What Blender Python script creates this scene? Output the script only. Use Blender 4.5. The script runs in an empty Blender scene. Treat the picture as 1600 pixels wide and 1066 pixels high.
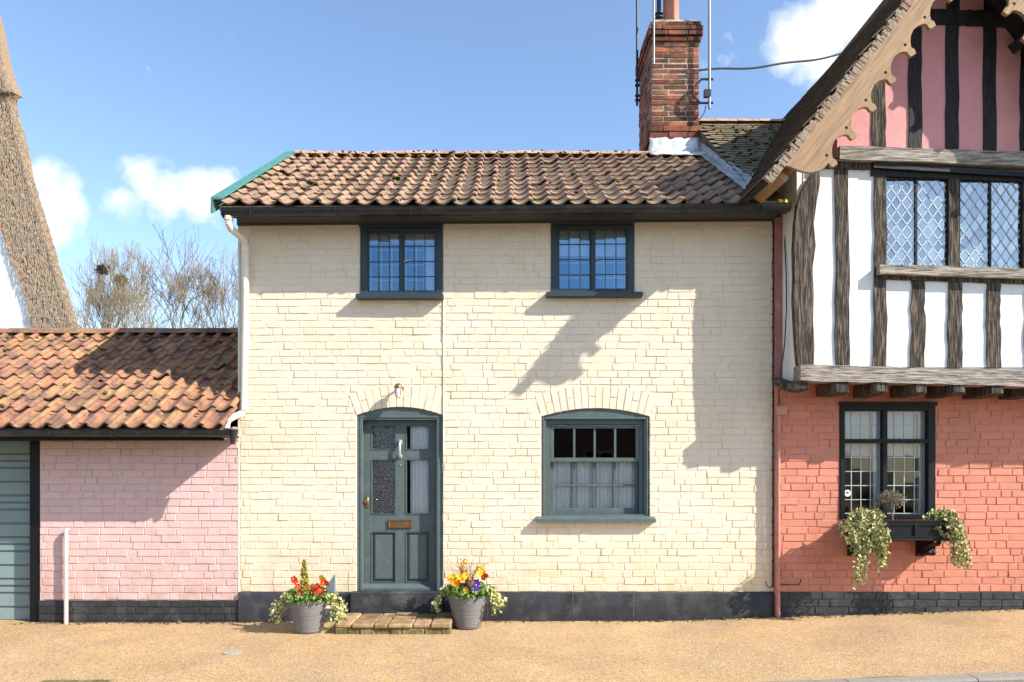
import bpy, bmesh, math, random
from mathutils import Vector, Matrix
from mathutils.geometry import tessellate_polygon
random.seed(7)
R = math.radians
scene = bpy.context.scene
col = scene.collection

# ------------------------------------------------------------------ camera, sky, sun, exposure
D0, FPX, HZ = 7.3, 1095.0, 730.0
camd = bpy.data.cameras.new('camera'); cam = bpy.data.objects.new('camera', camd); col.objects.link(cam)
cam.location = (0, -D0, 1.6); cam.rotation_euler = (R(90), 0, 0)
camd.sensor_width = 36; camd.lens = FPX/1600*36; camd.shift_y = (HZ-533)/1600
camd.clip_end = 3000; camd.clip_start = 0.05
scene.camera = cam
SA, SB = 2.12, 1.70                    # the light moves (-SA, 1, -SB)
elev = math.atan(SB/math.hypot(SA, 1)); azi = math.atan2(SA, -1)   # bearing of the sun, clockwise from +Y
w = bpy.data.worlds.new('World'); scene.world = w; w.use_nodes = True
nt = w.node_tree; nt.nodes.clear()
def N(t, kind, **kw):
    n = t.nodes.new(kind)
    for k, v in kw.items():
        if k in n.inputs: n.inputs[k].default_value = v
        else: setattr(n, k, v)
    return n
sky = N(nt, 'ShaderNodeTexSky', sky_type='NISHITA', sun_disc=False, sun_elevation=elev, sun_rotation=azi)
sky.altitude = 50; sky.air_density = 1.0; sky.dust_density = 0.45; sky.ozone_density = 2.2
bg = N(nt, 'ShaderNodeBackground', Strength=0.15); nt.links.new(sky.outputs[0], bg.inputs[0])
cl = N(nt, 'ShaderNodeBackground', Strength=.72); cl.inputs[0].default_value = (1.0, 1.0, 1.02, 1)
tc = N(nt, 'ShaderNodeTexCoord')
def wmath(op, a, b=None, clamp=False):
    n = N(nt, 'ShaderNodeMath', operation=op, use_clamp=clamp)
    for i, v in enumerate((a, b)):
        if v is None: continue
        if isinstance(v, (int, float)): n.inputs[i].default_value = v
        else: nt.links.new(v, n.inputs[i])
    return n.outputs[0]
wn = N(nt, 'ShaderNodeTexNoise', Scale=9.0, Detail=10.0, Roughness=0.62)
nt.links.new(tc.outputs['Generated'], wn.inputs['Vector'])
wn2 = N(nt, 'ShaderNodeTexNoise', Scale=2.1, Detail=6.0, Roughness=0.6)
nt.links.new(tc.outputs['Generated'], wn2.inputs['Vector'])
blobs = []
for (px, py, rad) in ((225,282,.062),(262,302,.070),(190,312,.055),(310,312,.060),(350,300,.045),(70,272,.055),(95,305,.06),(60,325,.055),
                      (1290,55,.065),(1330,20,.075),(1245,58,.05),(1390,10,.09),(1290,95,.03)):
    d = Vector(((px-800)/FPX, 1, (HZ-py)/FPX)).normalized()
    vm = N(nt, 'ShaderNodeVectorMath', operation='DISTANCE'); nt.links.new(tc.outputs['Generated'], vm.inputs[0]); vm.inputs[1].default_value = d
    blobs.append(wmath('SUBTRACT', 1.0, wmath('DIVIDE', vm.outputs['Value'], rad), True))
m = blobs[0]
for b in blobs[1:]: m = wmath('MAXIMUM', m, b)
m = wmath('MULTIPLY', wmath('ADD', wmath('MULTIPLY', m, .8), wmath('MULTIPLY', wmath('SUBTRACT', wn.outputs[0], 0.66), 1.7)), 2.6, True)
m = wmath('MULTIPLY', m, wmath('MINIMUM', 1.0, 0.9))
# scattered clouds over the rest of the sky, with the same coverage
sx = N(nt, 'ShaderNodeSeparateXYZ'); nt.links.new(tc.outputs['Generated'], sx.inputs[0])
rest = wmath('MULTIPLY', wmath('SUBTRACT', wn2.outputs[0], 0.56), 6.0, True)
rest = wmath('MULTIPLY', rest, wmath('MULTIPLY', wmath('SUBTRACT', 0.25, sx.outputs[1]), 3.0, True))
rest = wmath('MULTIPLY', rest, wmath('MULTIPLY', sx.outputs[2], 6.0, True))
m = wmath('MAXIMUM', m, wmath('MULTIPLY', rest, 0.85))
mx = N(nt, 'ShaderNodeMixShader'); wo = N(nt, 'ShaderNodeOutputWorld')
nt.links.new(m, mx.inputs[0]); nt.links.new(bg.outputs[0], mx.inputs[1]); nt.links.new(cl.outputs[0], mx.inputs[2]); nt.links.new(mx.outputs[0], wo.inputs[0])
sl = bpy.data.lights.new('sun', 'SUN'); sl.energy = 4.6; sl.angle = R(0.53); sl.color = (1.0, 0.94, 0.84)
so = bpy.data.objects.new('sun', sl); col.objects.link(so)
so.rotation_euler = Vector((-SA, 1, -SB)).to_track_quat('-Z', 'Y').to_euler()
vs = scene.view_settings; vs.view_transform = 'Standard'; vs.look = 'None'; vs.exposure = 0.93; vs.gamma = 1.0; vs.use_curve_mapping = False

# ------------------------------------------------------------------ helpers
WO = {}
def P(x, y, Y=0.0):
    d = D0+Y
    return Vector(((x-800)/FPX*d, Y, 1.6+(HZ-y)/FPX*d))
def px(x, Y=0.0): return (x-800)/FPX*(D0+Y)
def pz(y, Y=0.0): return 1.6+(HZ-y)/FPX*(D0+Y)
def ground_z(x, y=0):
    t = max(0, x-1.2)
    return -0.02*min(1, max(0, (-x-2)/1.2)) + 0.032*t*min(1, t/1.5) + 0.004*y
def tag(o, label=None, cat=None, group=None, kind=None):
    if label: o['label'] = label
    if cat: o['category'] = cat
    if group: o['group'] = group
    if kind: o['kind'] = kind
    return o
def empty(name, loc, label, cat, group=None):
    o = bpy.data.objects.new(name, None); col.objects.link(o); o.location = loc; WO[o] = Vector(loc); o.empty_display_size = .1
    return tag(o, label, cat, group)
def link(name, mesh, parent=None, loc=None, rot=None, scale=None):
    o = bpy.data.objects.new(name, mesh); col.objects.link(o)
    base = WO[parent] if parent is not None else Vector((0,0,0))
    if parent is not None: o.parent = parent
    wl = Vector(loc) if loc is not None else base
    o.location = wl-base; WO[o] = wl
    if rot is not None: o.rotation_euler = rot
    if scale is not None: o.scale = scale
    return o
class MB:
    def __init__(s): s.v = []; s.f = []; s.mi = []; s.cur = 0
    def face(s, ids): s.f.append(tuple(ids)); s.mi.append(s.cur)
    def add(s, vs, fs):
        b = len(s.v); s.v += [Vector(v) for v in vs]
        for f in fs: s.face([b+i for i in f])
        return s
    def box(s, x0, x1, y0, y1, z0, z1, c=0.0):
        if c <= 0:
            return s.add([(x0,y0,z0),(x1,y0,z0),(x1,y1,z0),(x0,y1,z0),(x0,y0,z1),(x1,y0,z1),(x1,y1,z1),(x0,y1,z1)],
                  [(0,3,2,1),(4,5,6,7),(0,1,5,4),(1,2,6,5),(2,3,7,6),(3,0,4,7)])
        bm = bmesh.new(); bmesh.ops.create_cube(bm, size=1)
        for v in bm.verts: v.co = Vector(((x0+x1)/2+v.co.x*(x1-x0), (y0+y1)/2+v.co.y*(y1-y0), (z0+z1)/2+v.co.z*(z1-z0)))
        bmesh.ops.bevel(bm, geom=bm.edges[:], offset=c, segments=1, affect='EDGES')
        bm.verts.index_update(); s.add([v.co.copy() for v in bm.verts], [[v.index for v in f.verts] for f in bm.faces]); bm.free(); return s
    def obox(s, c, ax, ay, az, hx, hy, hz):      # oriented box
        c = Vector(c); ax, ay, az = Vector(ax).normalized(), Vector(ay).normalized(), Vector(az).normalized()
        vs = [c+ax*hx*i+ay*hy*j+az*hz*k for k in (-1,1) for (i,j) in ((-1,-1),(1,-1),(1,1),(-1,1))]
        return s.add(vs, [(0,3,2,1),(4,5,6,7),(0,1,5,4),(1,2,6,5),(2,3,7,6),(3,0,4,7)])
    def poly(s, pts, y0, y1, holes=()):          # outline in XZ, extruded along Y
        loops = [list(pts)]+[list(h) for h in holes]
        flat = [p for l in loops for p in l]; n = len(flat)
        tris = tessellate_polygon([[Vector((p[0],p[1],0)) for p in l] for l in loops])
        b = len(s.v); s.v += [Vector((p[0],y0,p[1])) for p in flat]+[Vector((p[0],y1,p[1])) for p in flat]
        for t in tris:
            a = [flat[i] for i in t]
            ar = (a[1][0]-a[0][0])*(a[2][1]-a[0][1])-(a[1][1]-a[0][1])*(a[2][0]-a[0][0])
            t = list(t) if ar > 0 else list(t)[::-1]
            s.face([b+i for i in t]); s.face([b+n+i for i in t[::-1]])
        k = 0
        for li, l in enumerate(loops):
            ar = sum(l[i][0]*l[(i+1)%len(l)][1]-l[(i+1)%len(l)][0]*l[i][1] for i in range(len(l)))
            for i in range(len(l)):
                p, q = b+k+i, b+k+(i+1)%len(l)
                ccw = (ar > 0) == (li == 0)
                s.face((p, p+n, q+n, q) if not ccw else (q, q+n, p+n, p))
            k += len(l)
        return s
    def tube(s, pts, r, n=8, cap=True):
        pts = [Vector(p) for p in pts]; rs = r if isinstance(r, (list, tuple)) else [r]*len(pts)
        b = len(s.v); up = None
        for i, p in enumerate(pts):
            t = (pts[min(i+1, len(pts)-1)]-pts[max(i-1, 0)])
            t = t.normalized() if t.length > 1e-9 else Vector((0,0,1))
            if up is None: up = t.orthogonal().normalized()
            up = (up-t*up.dot(t)); up = up.normalized() if up.length > 1e-6 else t.orthogonal().normalized()
            sd = t.cross(up)
            for k in range(n):
                a = 2*math.pi*k/n; s.v.append(p+(up*math.cos(a)+sd*math.sin(a))*rs[i])
        for i in range(len(pts)-1):
            for k in range(n):
                s.face((b+i*n+k, b+i*n+(k+1)%n, b+(i+1)*n+(k+1)%n, b+(i+1)*n+k))
        if cap:
            s.face([b+k for k in range(n)][::-1]); s.face([b+(len(pts)-1)*n+k for k in range(n)])
        return s
    def lathe(s, prof, c=(0,0,0), n=20):         # prof: (radius, z)
        b = len(s.v); c = Vector(c)
        for (r, z) in prof:
            for k in range(n):
                a = 2*math.pi*k/n; s.v.append(c+Vector((r*math.cos(a), r*math.sin(a), z)))
        for i in range(len(prof)-1):
            for k in range(n):
                s.face((b+i*n+k, b+i*n+(k+1)%n, b+(i+1)*n+(k+1)%n, b+(i+1)*n+k))
        s.face([b+k for k in range(n)][::-1]); s.face([b+(len(prof)-1)*n+k for k in range(n)])
        return s
    def mesh(s, name, mats, off=Vector((0,0,0)), smooth=False):
        me = bpy.data.meshes.new(name); me.from_pydata([tuple(v-off) for v in s.v], [], s.f)
        for m_ in (mats if isinstance(mats, (list, tuple)) else [mats]): me.materials.append(m_)
        if isinstance(mats, (list, tuple)): me.polygons.foreach_set('material_index', s.mi)
        if smooth:
            me.polygons.foreach_set('use_smooth', [True]*len(s.f))
            if smooth == 'auto': me.set_sharp_from_angle(angle=R(40))
        me.update(); return me
    def build(s, name, mats, parent=None, smooth=False):
        off = WO[parent] if parent is not None else Vector((0,0,0))
        return link(name, s.mesh(name, mats, off, smooth), parent)
def slab(mb, xs, zs, y0, y1, openf):              # wall slab on a grid of cells, cells in openings left out
    xs = sorted(set(round(x, 5) for x in xs)); zs = sorted(set(round(z, 5) for z in zs))
    nx, nz = len(xs)-1, len(zs)-1
    sol = [[not openf((xs[i]+xs[i+1])/2, (zs[j]+zs[j+1])/2) for j in range(nz)] for i in range(nx)]
    S = lambda i, j: 0 <= i < nx and 0 <= j < nz and sol[i][j]
    for i in range(nx):
        for j in range(nz):
            if not sol[i][j]: continue
            x0, x1, z0, z1 = xs[i], xs[i+1], zs[j], zs[j+1]
            mb.add([(x0,y0,z0),(x1,y0,z0),(x1,y0,z1),(x0,y0,z1)], [(0,1,2,3)])
            mb.add([(x0,y1,z0),(x1,y1,z0),(x1,y1,z1),(x0,y1,z1)], [(3,2,1,0)])
            if not S(i-1,j): mb.add([(x0,y0,z0),(x0,y1,z0),(x0,y1,z1),(x0,y0,z1)], [(3,2,1,0)])
            if not S(i+1,j): mb.add([(x1,y0,z0),(x1,y1,z0),(x1,y1,z1),(x1,y0,z1)], [(0,1,2,3)])
            if not S(i,j-1): mb.add([(x0,y0,z0),(x1,y0,z0),(x1,y1,z0),(x0,y1,z0)], [(3,2,1,0)])
            if not S(i,j+1): mb.add([(x0,y0,z1),(x1,y0,z1),(x1,y1,z1),(x0,y1,z1)], [(0,1,2,3)])
    return mb
def jit(a): return random.uniform(-a, a)

# ------------------------------------------------------------------ materials
def mat(name, c, rough=.7, var=.12, scale=6.0, c2=None, mix=.5, scale2=2.0, bump=.0, bscale=60.0, rnd=.0, spec=.35, stretch=None, metal=0., hue=0., bdist=.01, sharp=None, stain=None, flake=None):
    m = bpy.data.materials.new(name); m.use_nodes = True; t = m.node_tree; t.nodes.clear()
    out = N(t, 'ShaderNodeOutputMaterial'); b = N(t, 'ShaderNodeBsdfPrincipled'); t.links.new(b.outputs[0], out.inputs[0])
    b.inputs['Roughness'].default_value = rough; b.inputs['Specular IOR Level'].default_value = spec; b.inputs['Metallic'].default_value = metal
    geo = N(t, 'ShaderNodeNewGeometry'); pos = geo.outputs['Position']
    if stretch:
        mp = N(t, 'ShaderNodeMapping'); mp.inputs['Scale'].default_value = stretch; t.links.new(pos, mp.inputs[0]); pos = mp.outputs[0]
    n1 = N(t, 'ShaderNodeTexNoise', Scale=scale, Detail=6.0, Roughness=.6); t.links.new(pos, n1.inputs['Vector'])
    def mul(a, b_):
        x = N(t, 'ShaderNodeMath', operation='MULTIPLY_ADD'); return x
    colr = None
    base = N(t, 'ShaderNodeMix', data_type='RGBA'); base.inputs['A'].default_value = (*c, 1); base.inputs['B'].default_value = (*(c2 or c), 1)
    if c2:
        n2 = N(t, 'ShaderNodeTexNoise', Scale=scale2, Detail=7.0, Roughness=.65); t.links.new(pos, n2.inputs['Vector'])
        lo, hi = (mix-.12, mix+.12) if sharp is None else (mix-sharp, mix+sharp)
        mr = N(t, 'ShaderNodeMapRange'); mr.inputs['From Min'].default_value = lo; mr.inputs['From Max'].default_value = hi
        t.links.new(n2.outputs[0], mr.inputs['Value']); t.links.new(mr.outputs[0], base.inputs['Factor'])
    else: base.inputs['Factor'].default_value = 0
    hsv = N(t, 'ShaderNodeHueSaturation'); t.links.new(base.outputs['Result'], hsv.inputs['Color'])
    mv = N(t, 'ShaderNodeMapRange'); mv.inputs['From Min'].default_value = .25; mv.inputs['From Max'].default_value = .75
    mv.inputs['To Min'].default_value = 1-var; mv.inputs['To Max'].default_value = 1+var; t.links.new(n1.outputs[0], mv.inputs['Value'])
    val = mv.outputs[0]
    if rnd or hue:
        oi = N(t, 'ShaderNodeObjectInfo')
        if rnd:
            mr2 = N(t, 'ShaderNodeMapRange'); mr2.inputs['To Min'].default_value = 1-rnd; mr2.inputs['To Max'].default_value = 1+rnd
            t.links.new(oi.outputs['Random'], mr2.inputs['Value'])
            mm = N(t, 'ShaderNodeMath', operation='MULTIPLY'); t.links.new(val, mm.inputs[0]); t.links.new(mr2.outputs[0], mm.inputs[1]); val = mm.outputs[0]
        if hue:
            wn_ = N(t, 'ShaderNodeTexWhiteNoise', noise_dimensions='1D'); t.links.new(oi.outputs['Random'], wn_.inputs['W'])
            mr3 = N(t, 'ShaderNodeMapRange'); mr3.inputs['To Min'].default_value = .5-hue; mr3.inputs['To Max'].default_value = .5+hue
            t.links.new(wn_.outputs['Value'], mr3.inputs['Value']); t.links.new(mr3.outputs[0], hsv.inputs['Hue'])
    t.links.new(val, hsv.inputs['Value']); cout = hsv.outputs[0]
    def over(cin, fac, cc):
        mm_ = N(t, 'ShaderNodeMix', data_type='RGBA'); t.links.new(fac, mm_.inputs['Factor']); t.links.new(cin, mm_.inputs['A']); mm_.inputs['B'].default_value = (*cc, 1); return mm_.outputs['Result']
    def rng(src, a, b_, lo=0., hi=1.):
        r_ = N(t, 'ShaderNodeMapRange'); r_.inputs['From Min'].default_value = a; r_.inputs['From Max'].default_value = b_; r_.inputs['To Min'].default_value = lo; r_.inputs['To Max'].default_value = hi; t.links.new(src, r_.inputs['Value']); return r_.outputs[0]
    def mulf(a, b_):
        x_ = N(t, 'ShaderNodeMath', operation='MULTIPLY'); t.links.new(a, x_.inputs[0]); t.links.new(b_, x_.inputs[1]); return x_.outputs[0]
    if stain:
        sp_ = N(t, 'ShaderNodeSeparateXYZ'); t.links.new(geo.outputs['Position'], sp_.inputs[0])
        na = N(t, 'ShaderNodeTexNoise', Scale=5.0, Detail=8.0, Roughness=.7); t.links.new(geo.outputs['Position'], na.inputs['Vector'])
        cout = over(cout, mulf(rng(sp_.outputs[2], 1.0, .28), rng(na.outputs[0], .38, .68, 0, .85)), stain)          # splashback
        mpv = N(t, 'ShaderNodeMapping'); mpv.inputs['Scale'].default_value = (9, 9, .7); t.links.new(geo.outputs['Position'], mpv.inputs[0])
        nb_ = N(t, 'ShaderNodeTexNoise', Scale=1.0, Detail=6.0, Roughness=.7); t.links.new(mpv.outputs[0], nb_.inputs['Vector'])
        cout = over(cout, rng(nb_.outputs[0], .57, .80, 0, .6), stain)                                              # run-off streaks
        nc_ = N(t, 'ShaderNodeTexNoise', Scale=38.0, Detail=3.0, Roughness=.6); t.links.new(geo.outputs['Position'], nc_.inputs['Vector'])
        cout = over(cout, mulf(rng(nc_.outputs[0], .69, .72, 0, .8), rng(na.outputs[0], .5, .6)), flake or stain)    # chips in the paint
    t.links.new(cout, b.inputs['Base Color'])
    if bump:
        nb = N(t, 'ShaderNodeTexNoise', Scale=bscale, Detail=5.0, Roughness=.6); t.links.new(pos, nb.inputs['Vector'])
        bp = N(t, 'ShaderNodeBump', Strength=bump, Distance=bdist); t.links.new(nb.outputs[0], bp.inputs['Height']); t.links.new(bp.outputs[0], b.inputs['Normal'])
    return m
M = {}
M['cream'] = mat('cream_paint', (.78,.672,.525), .75, .05, 3.0, stain=(.58,.45,.25), flake=(.45,.30,.18), c2=(.75,.615,.43), mix=.60, scale2=1.3, bump=.35, bscale=70, rnd=.035, sharp=.2)
M['pink'] = mat('pink_paint', stain=(.45,.28,.22), flake=(.40,.24,.2), c=(.67,.475,.45), rough=.75, var=.07, scale=3.0, c2=(.62,.42,.39), mix=.6, scale2=1.5, bump=.35, bscale=70, rnd=.04, sharp=.2)
M['coral'] = mat('coral_paint', (.62,.25,.17), .75, .09, 3.0, stain=(.42,.17,.10), flake=(.62,.36,.27), c2=(.58,.22,.145), mix=.55, scale2=1.5, bump=.35, bscale=70, rnd=.06, sharp=.2)
M['oldred'] = mat('faded_red_paint', (.40,.16,.14), .8, .12, 8.0, c2=(.55,.30,.26), mix=.62, scale2=9, bump=.3)
M['black'] = mat('black_paint', (.030,.032,.036), .55, .3, 9.0, c2=(.085,.085,.085), mix=.62, scale2=5, bump=.4, bscale=50, rnd=.15)
M['blackgloss'] = mat('black_gloss', (.005,.0055,.007), .5, .2, 20, bump=.2, bscale=80, spec=.25)
M['gutter'] = mat('black_gutter', (.022,.024,.025), .38, .25, 9, c2=(.06,.06,.055), mix=.63, scale2=6)
M['soffit'] = mat('dark_olive_paint', (.055,.055,.047), .6, .2, 9)
M['teal'] = mat('teal_grey_paint', (.082,.112,.110), .45, .10, 12, c2=(.11,.14,.135), mix=.6, scale2=9, bump=.12, bscale=60, spec=.5)
M['teal_shaded'] = mat('shaded_teal_paint', (.026,.042,.050), .5, .12, 12, bump=.12, bscale=60, spec=.5)  # upper frames: the teal paint with the eaves shade put into its colour
M['verge'] = mat('green_verge', (.065,.235,.20), .5, .2, 7, c2=(.10,.19,.17), mix=.58, scale2=8)
M['white'] = mat('white_plaster', (.82,.81,.78), .85, .03, 2.5, stain=(.60,.56,.48), c2=(.72,.70,.65), mix=.62, scale2=2.0, bump=.25, bscale=14, bdist=.02)
M['rose'] = mat('rose_plaster', (.68,.30,.295), .85, .05, 3, c2=(.72,.36,.31), mix=.6, scale2=2.0, bump=.25, bscale=14, bdist=.02)
M['oak'] = mat('weathered_oak', (.034,.026,.021), .9, .6, 5, c2=(.22,.175,.135), mix=.57, scale2=4, sharp=.12, stretch=(14,14,1.3), bump=.9, bscale=5, bdist=.02)
M['oakh'] = mat('weathered_oak_beam', (.13,.105,.085), .9, .4, 5, c2=(.40,.35,.29), mix=.47, scale2=4, sharp=.09, stretch=(1.3,14,14), bump=.8, bscale=5, bdist=.02)
M['oakdark'] = mat('black_stained_oak', (.020,.019,.020), .75, .5, 5, c2=(.075,.068,.062), mix=.64, scale2=4, stretch=(14,14,1.3), bump=.9, bscale=5, bdist=.02)
M['newoak'] = mat('pale_oak_board', (.36,.225,.12), .7, .3, 5, c2=(.22,.125,.065), mix=.6, scale2=3.4, bump=.3, bscale=6)
M['newoak'].node_tree.nodes  # grain follows the board, mapping added below
M['lead'] = mat('lead_sheet', (.40,.43,.46), .5, .2, 6, c2=(.24,.26,.28), mix=.55, scale2=5, bump=.4, bscale=12, metal=.25, bdist=.03)
M['leadbright'] = mat('new_lead', (.62,.63,.62), .45, .15, 6, bump=.5, bscale=10, metal=.3, bdist=.03)
M['steel'] = mat('galvanised_steel', (.20,.205,.21), .5, .2, 20, metal=.3)
M['dkmetal'] = mat('dark_metal', (.03,.03,.032), .5, .2, 20)
M['pipe'] = mat('cream_pipe', (.74,.69,.55), .4, .06, 7, c2=(.55,.48,.34), mix=.7, scale2=8)
M['pinkpipe'] = mat('pink_pipe', (.62,.43,.40), .5, .08, 7)
M['coralpipe'] = mat('coral_pipe', (.52,.235,.18), .6, .15, 7, c2=(.38,.16,.14), mix=.6, scale2=6)
M['tile'] = mat('brown_pantile', (.33,.21,.137), .85, .25, 14, c2=(.15,.108,.072), mix=.56, scale2=5.5, flake=(.50,.46,.30), stain=(.17,.125,.08), rnd=.15, hue=.012, bump=.5, bscale=45)
M['tileor'] = mat('orange_pantile', (.36,.185,.098), .85, .2, 12, c2=(.135,.08,.065), mix=.53, scale2=5, flake=(.42,.38,.22), stain=(.14,.09,.07), rnd=.13, hue=.014, bump=.4, bscale=45)
M['ridge'] = mat('ridge_tile', (.50,.30,.20), .85, .2, 12, c2=(.25,.17,.11), mix=.57, scale2=9, rnd=.15, bump=.4)
M['plaintile'] = mat('mossy_plain_tile', (.21,.155,.10), .9, .35, 9, c2=(.10,.105,.035), mix=.55, scale2=4, bump=.5, bscale=40)
M['darktile'] = mat('dark_plain_tile', (.095,.068,.05), .9, .4, 9, c2=(.16,.12,.07), mix=.6, scale2=7, bump=.6, bscale=40)
M['mortar'] = mat('verge_mortar', (.33,.255,.18), .9, .45, 45, c2=(.30,.14,.08), mix=.60, scale2=7, bump=.8, bscale=40)
M['moss'] = mat('moss', (.085,.072,.025), .95, .4, 40, c2=(.16,.13,.03), mix=.55, scale2=20, bump=.8, bscale=90)
M['redbrick'] = mat('red_brick', (.33,.098,.05), .9, .3, 14, c2=(.075,.048,.04), mix=.51, scale2=5, rnd=.5, hue=.014, bump=.6, bscale=60)
M['brownbrick'] = mat('brown_brick', (.16,.105,.08), .9, .3, 14)
M['bmortar'] = mat('old_mortar', (.50,.43,.33), .95, .2, 20, c2=(.15,.12,.09), mix=.55, scale2=6, bump=.6)
M['terra'] = mat('terracotta', (.43,.17,.11), .7, .1, 6)
M['thatch'] = mat('thatch', (.47,.34,.225), .95, .45, 5, c2=(.26,.165,.10), mix=.55, scale2=5, stretch=(14,14,3), bump=1.0, bscale=7, bdist=.05)
M['straw'] = mat('straw', (.58,.45,.32), .9, .4, 30, c2=(.34,.245,.165), mix=.52, scale2=18)
M['bark'] = mat('bark', (.33,.24,.125), .9, .3, 3, c2=(.12,.10,.075), mix=.5, scale2=1.0)
M['bark2'] = mat('grey_bark', (.26,.20,.13), .9, .3, 3, c2=(.27,.20,.11), mix=.5, scale2=1.0)
M['nest'] = mat('nest_twigs', (.05,.035,.022), .95, .3, 10)
M['garagedoor'] = mat('sage_steel', (.20,.27,.265), .5, .06, 3, c2=(.22,.30,.29), mix=.55, scale2=4)
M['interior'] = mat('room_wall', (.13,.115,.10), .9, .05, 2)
M['curtain'] = mat('net_curtain', (.90,.90,.89), .9, .04, 6)
M['blind'] = mat('cream_blind', (.80,.77,.70), .9, .03, 4)
M['lino'] = mat('white_gloss', (.82,.82,.80), .4, .03, 4)
M['came'] = mat('lead_came', (.50,.51,.51), .5, .2, 30, metal=.2)
M['camedark'] = mat('dark_glazing_bar', (.045,.058,.066), .5, .2, 30)
M['brass'] = mat('aged_brass', (.28,.16,.075), .4, .3, 40, metal=.8)
M['silver'] = mat('worn_nickel', (.62,.60,.55), .35, .1, 30, metal=.6)
M['pot'] = mat('grey_pot', (.165,.16,.165), .6, .12, 4, c2=(.22,.215,.215), mix=.55, scale2=3, stretch=(3,3,60), bump=.6, bscale=1.6, bdist=.01)
M['soil'] = mat('soil', (.045,.03,.02), .95, .4, 60, bump=1, bscale=90)
M['leaf'] = mat('green_leaf', (.085,.17,.035), .55, .35, 45, c2=(.17,.25,.05), mix=.5, scale2=28)
M['ivy'] = mat('variegated_ivy', (.20,.235,.065), .55, .3, 40, c2=(.62,.58,.27), mix=.50, scale2=33, sharp=.05)
M['conifer'] = mat('golden_conifer', (.26,.27,.03), .8, .35, 40, c2=(.33,.17,.03), mix=.6, scale2=12)
M['topiary'] = mat('dry_topiary', (.27,.215,.16), .9, .35, 60, c2=(.17,.15,.09), mix=.5, scale2=40)
M['fl_red'] = mat('red_petal', (.55,.035,.012), .6, .25, 60)
M['fl_orange'] = mat('orange_petal', (.75,.27,.015), .6, .2, 60)
M['fl_yellow'] = mat('yellow_petal', (.82,.52,.03), .6, .2, 60)
M['fl_blue'] = mat('violet_petal', (.07,.035,.30), .6, .3, 60)
M['reed'] = mat('orange_sedge', (.55,.28,.06), .7, .3, 30)
M['stone'] = mat('step_stone', (.33,.215,.115), .9, .35, 9, c2=(.17,.12,.06), mix=.53, scale2=7, rnd=.28, hue=.015, bump=.7, bscale=35)
M['mossy'] = mat('mossy_stone', (.22,.17,.08), .95, .4, 14, c2=(.10,.10,.03), mix=.5, scale2=9, rnd=.15, bump=.9, bscale=40)
M['kerb'] = mat('kerb_stone', (.25,.225,.19), .9, .15, 20, bump=.4, bscale=60, rnd=.08)
M['road'] = mat('asphalt', (.16,.15,.14), .95, .45, 90, bump=.8, bscale=150)
M['earth'] = mat('field_earth', (.12,.13,.06), .95, .2, .3)
M['iron'] = mat('cast_iron_cover', (.34,.30,.26), .7, .15, 30, bump=.5, bscale=90)
M['slate'] = mat('blue_grey_slate', (.17,.21,.235), .6, .1, 20)

def gravel():
    m = mat('resin_gravel', (.455,.29,.13), .9, .20, 1.1, c2=(.39,.265,.15), mix=.55, scale2=.8, sharp=.2)
    t = m.node_tree; b = next(n for n in t.nodes if n.type == 'BSDF_PRINCIPLED'); src = b.inputs['Base Color'].links[0].from_socket
    geo = next(n for n in t.nodes if n.type == 'NEW_GEOMETRY')
    vo = N(t, 'ShaderNodeTexVoronoi', Scale=105.0); t.links.new(geo.outputs['Position'], vo.inputs['Vector'])
    sep = N(t, 'ShaderNodeSeparateColor'); t.links.new(vo.outputs['Color'], sep.inputs[0])
    mr = N(t, 'ShaderNodeMapRange'); mr.inputs['To Min'].default_value = .66; mr.inputs['To Max'].default_value = 1.34; t.links.new(sep.outputs[0], mr.inputs['Value'])
    hs = N(t, 'ShaderNodeHueSaturation'); t.links.new(src, hs.inputs['Color']); t.links.new(mr.outputs[0], hs.inputs['Value'])
    m2 = N(t, 'ShaderNodeMapRange'); m2.inputs['To Min'].default_value = .65; m2.inputs['To Max'].default_value = 1.25; t.links.new(sep.outputs[1], m2.inputs['Value']); t.links.new(m2.outputs[0], hs.inputs['Saturation'])
    t.links.new(hs.outputs[0], b.inputs['Base Color'])
    bp = N(t, 'ShaderNodeBump', Strength=.8, Distance=.006, invert=True); t.links.new(vo.outputs['Distance'], bp.inputs['Height']); t.links.new(bp.outputs[0], b.inputs['Normal'])
    return m
M['gravel'] = gravel()
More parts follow.
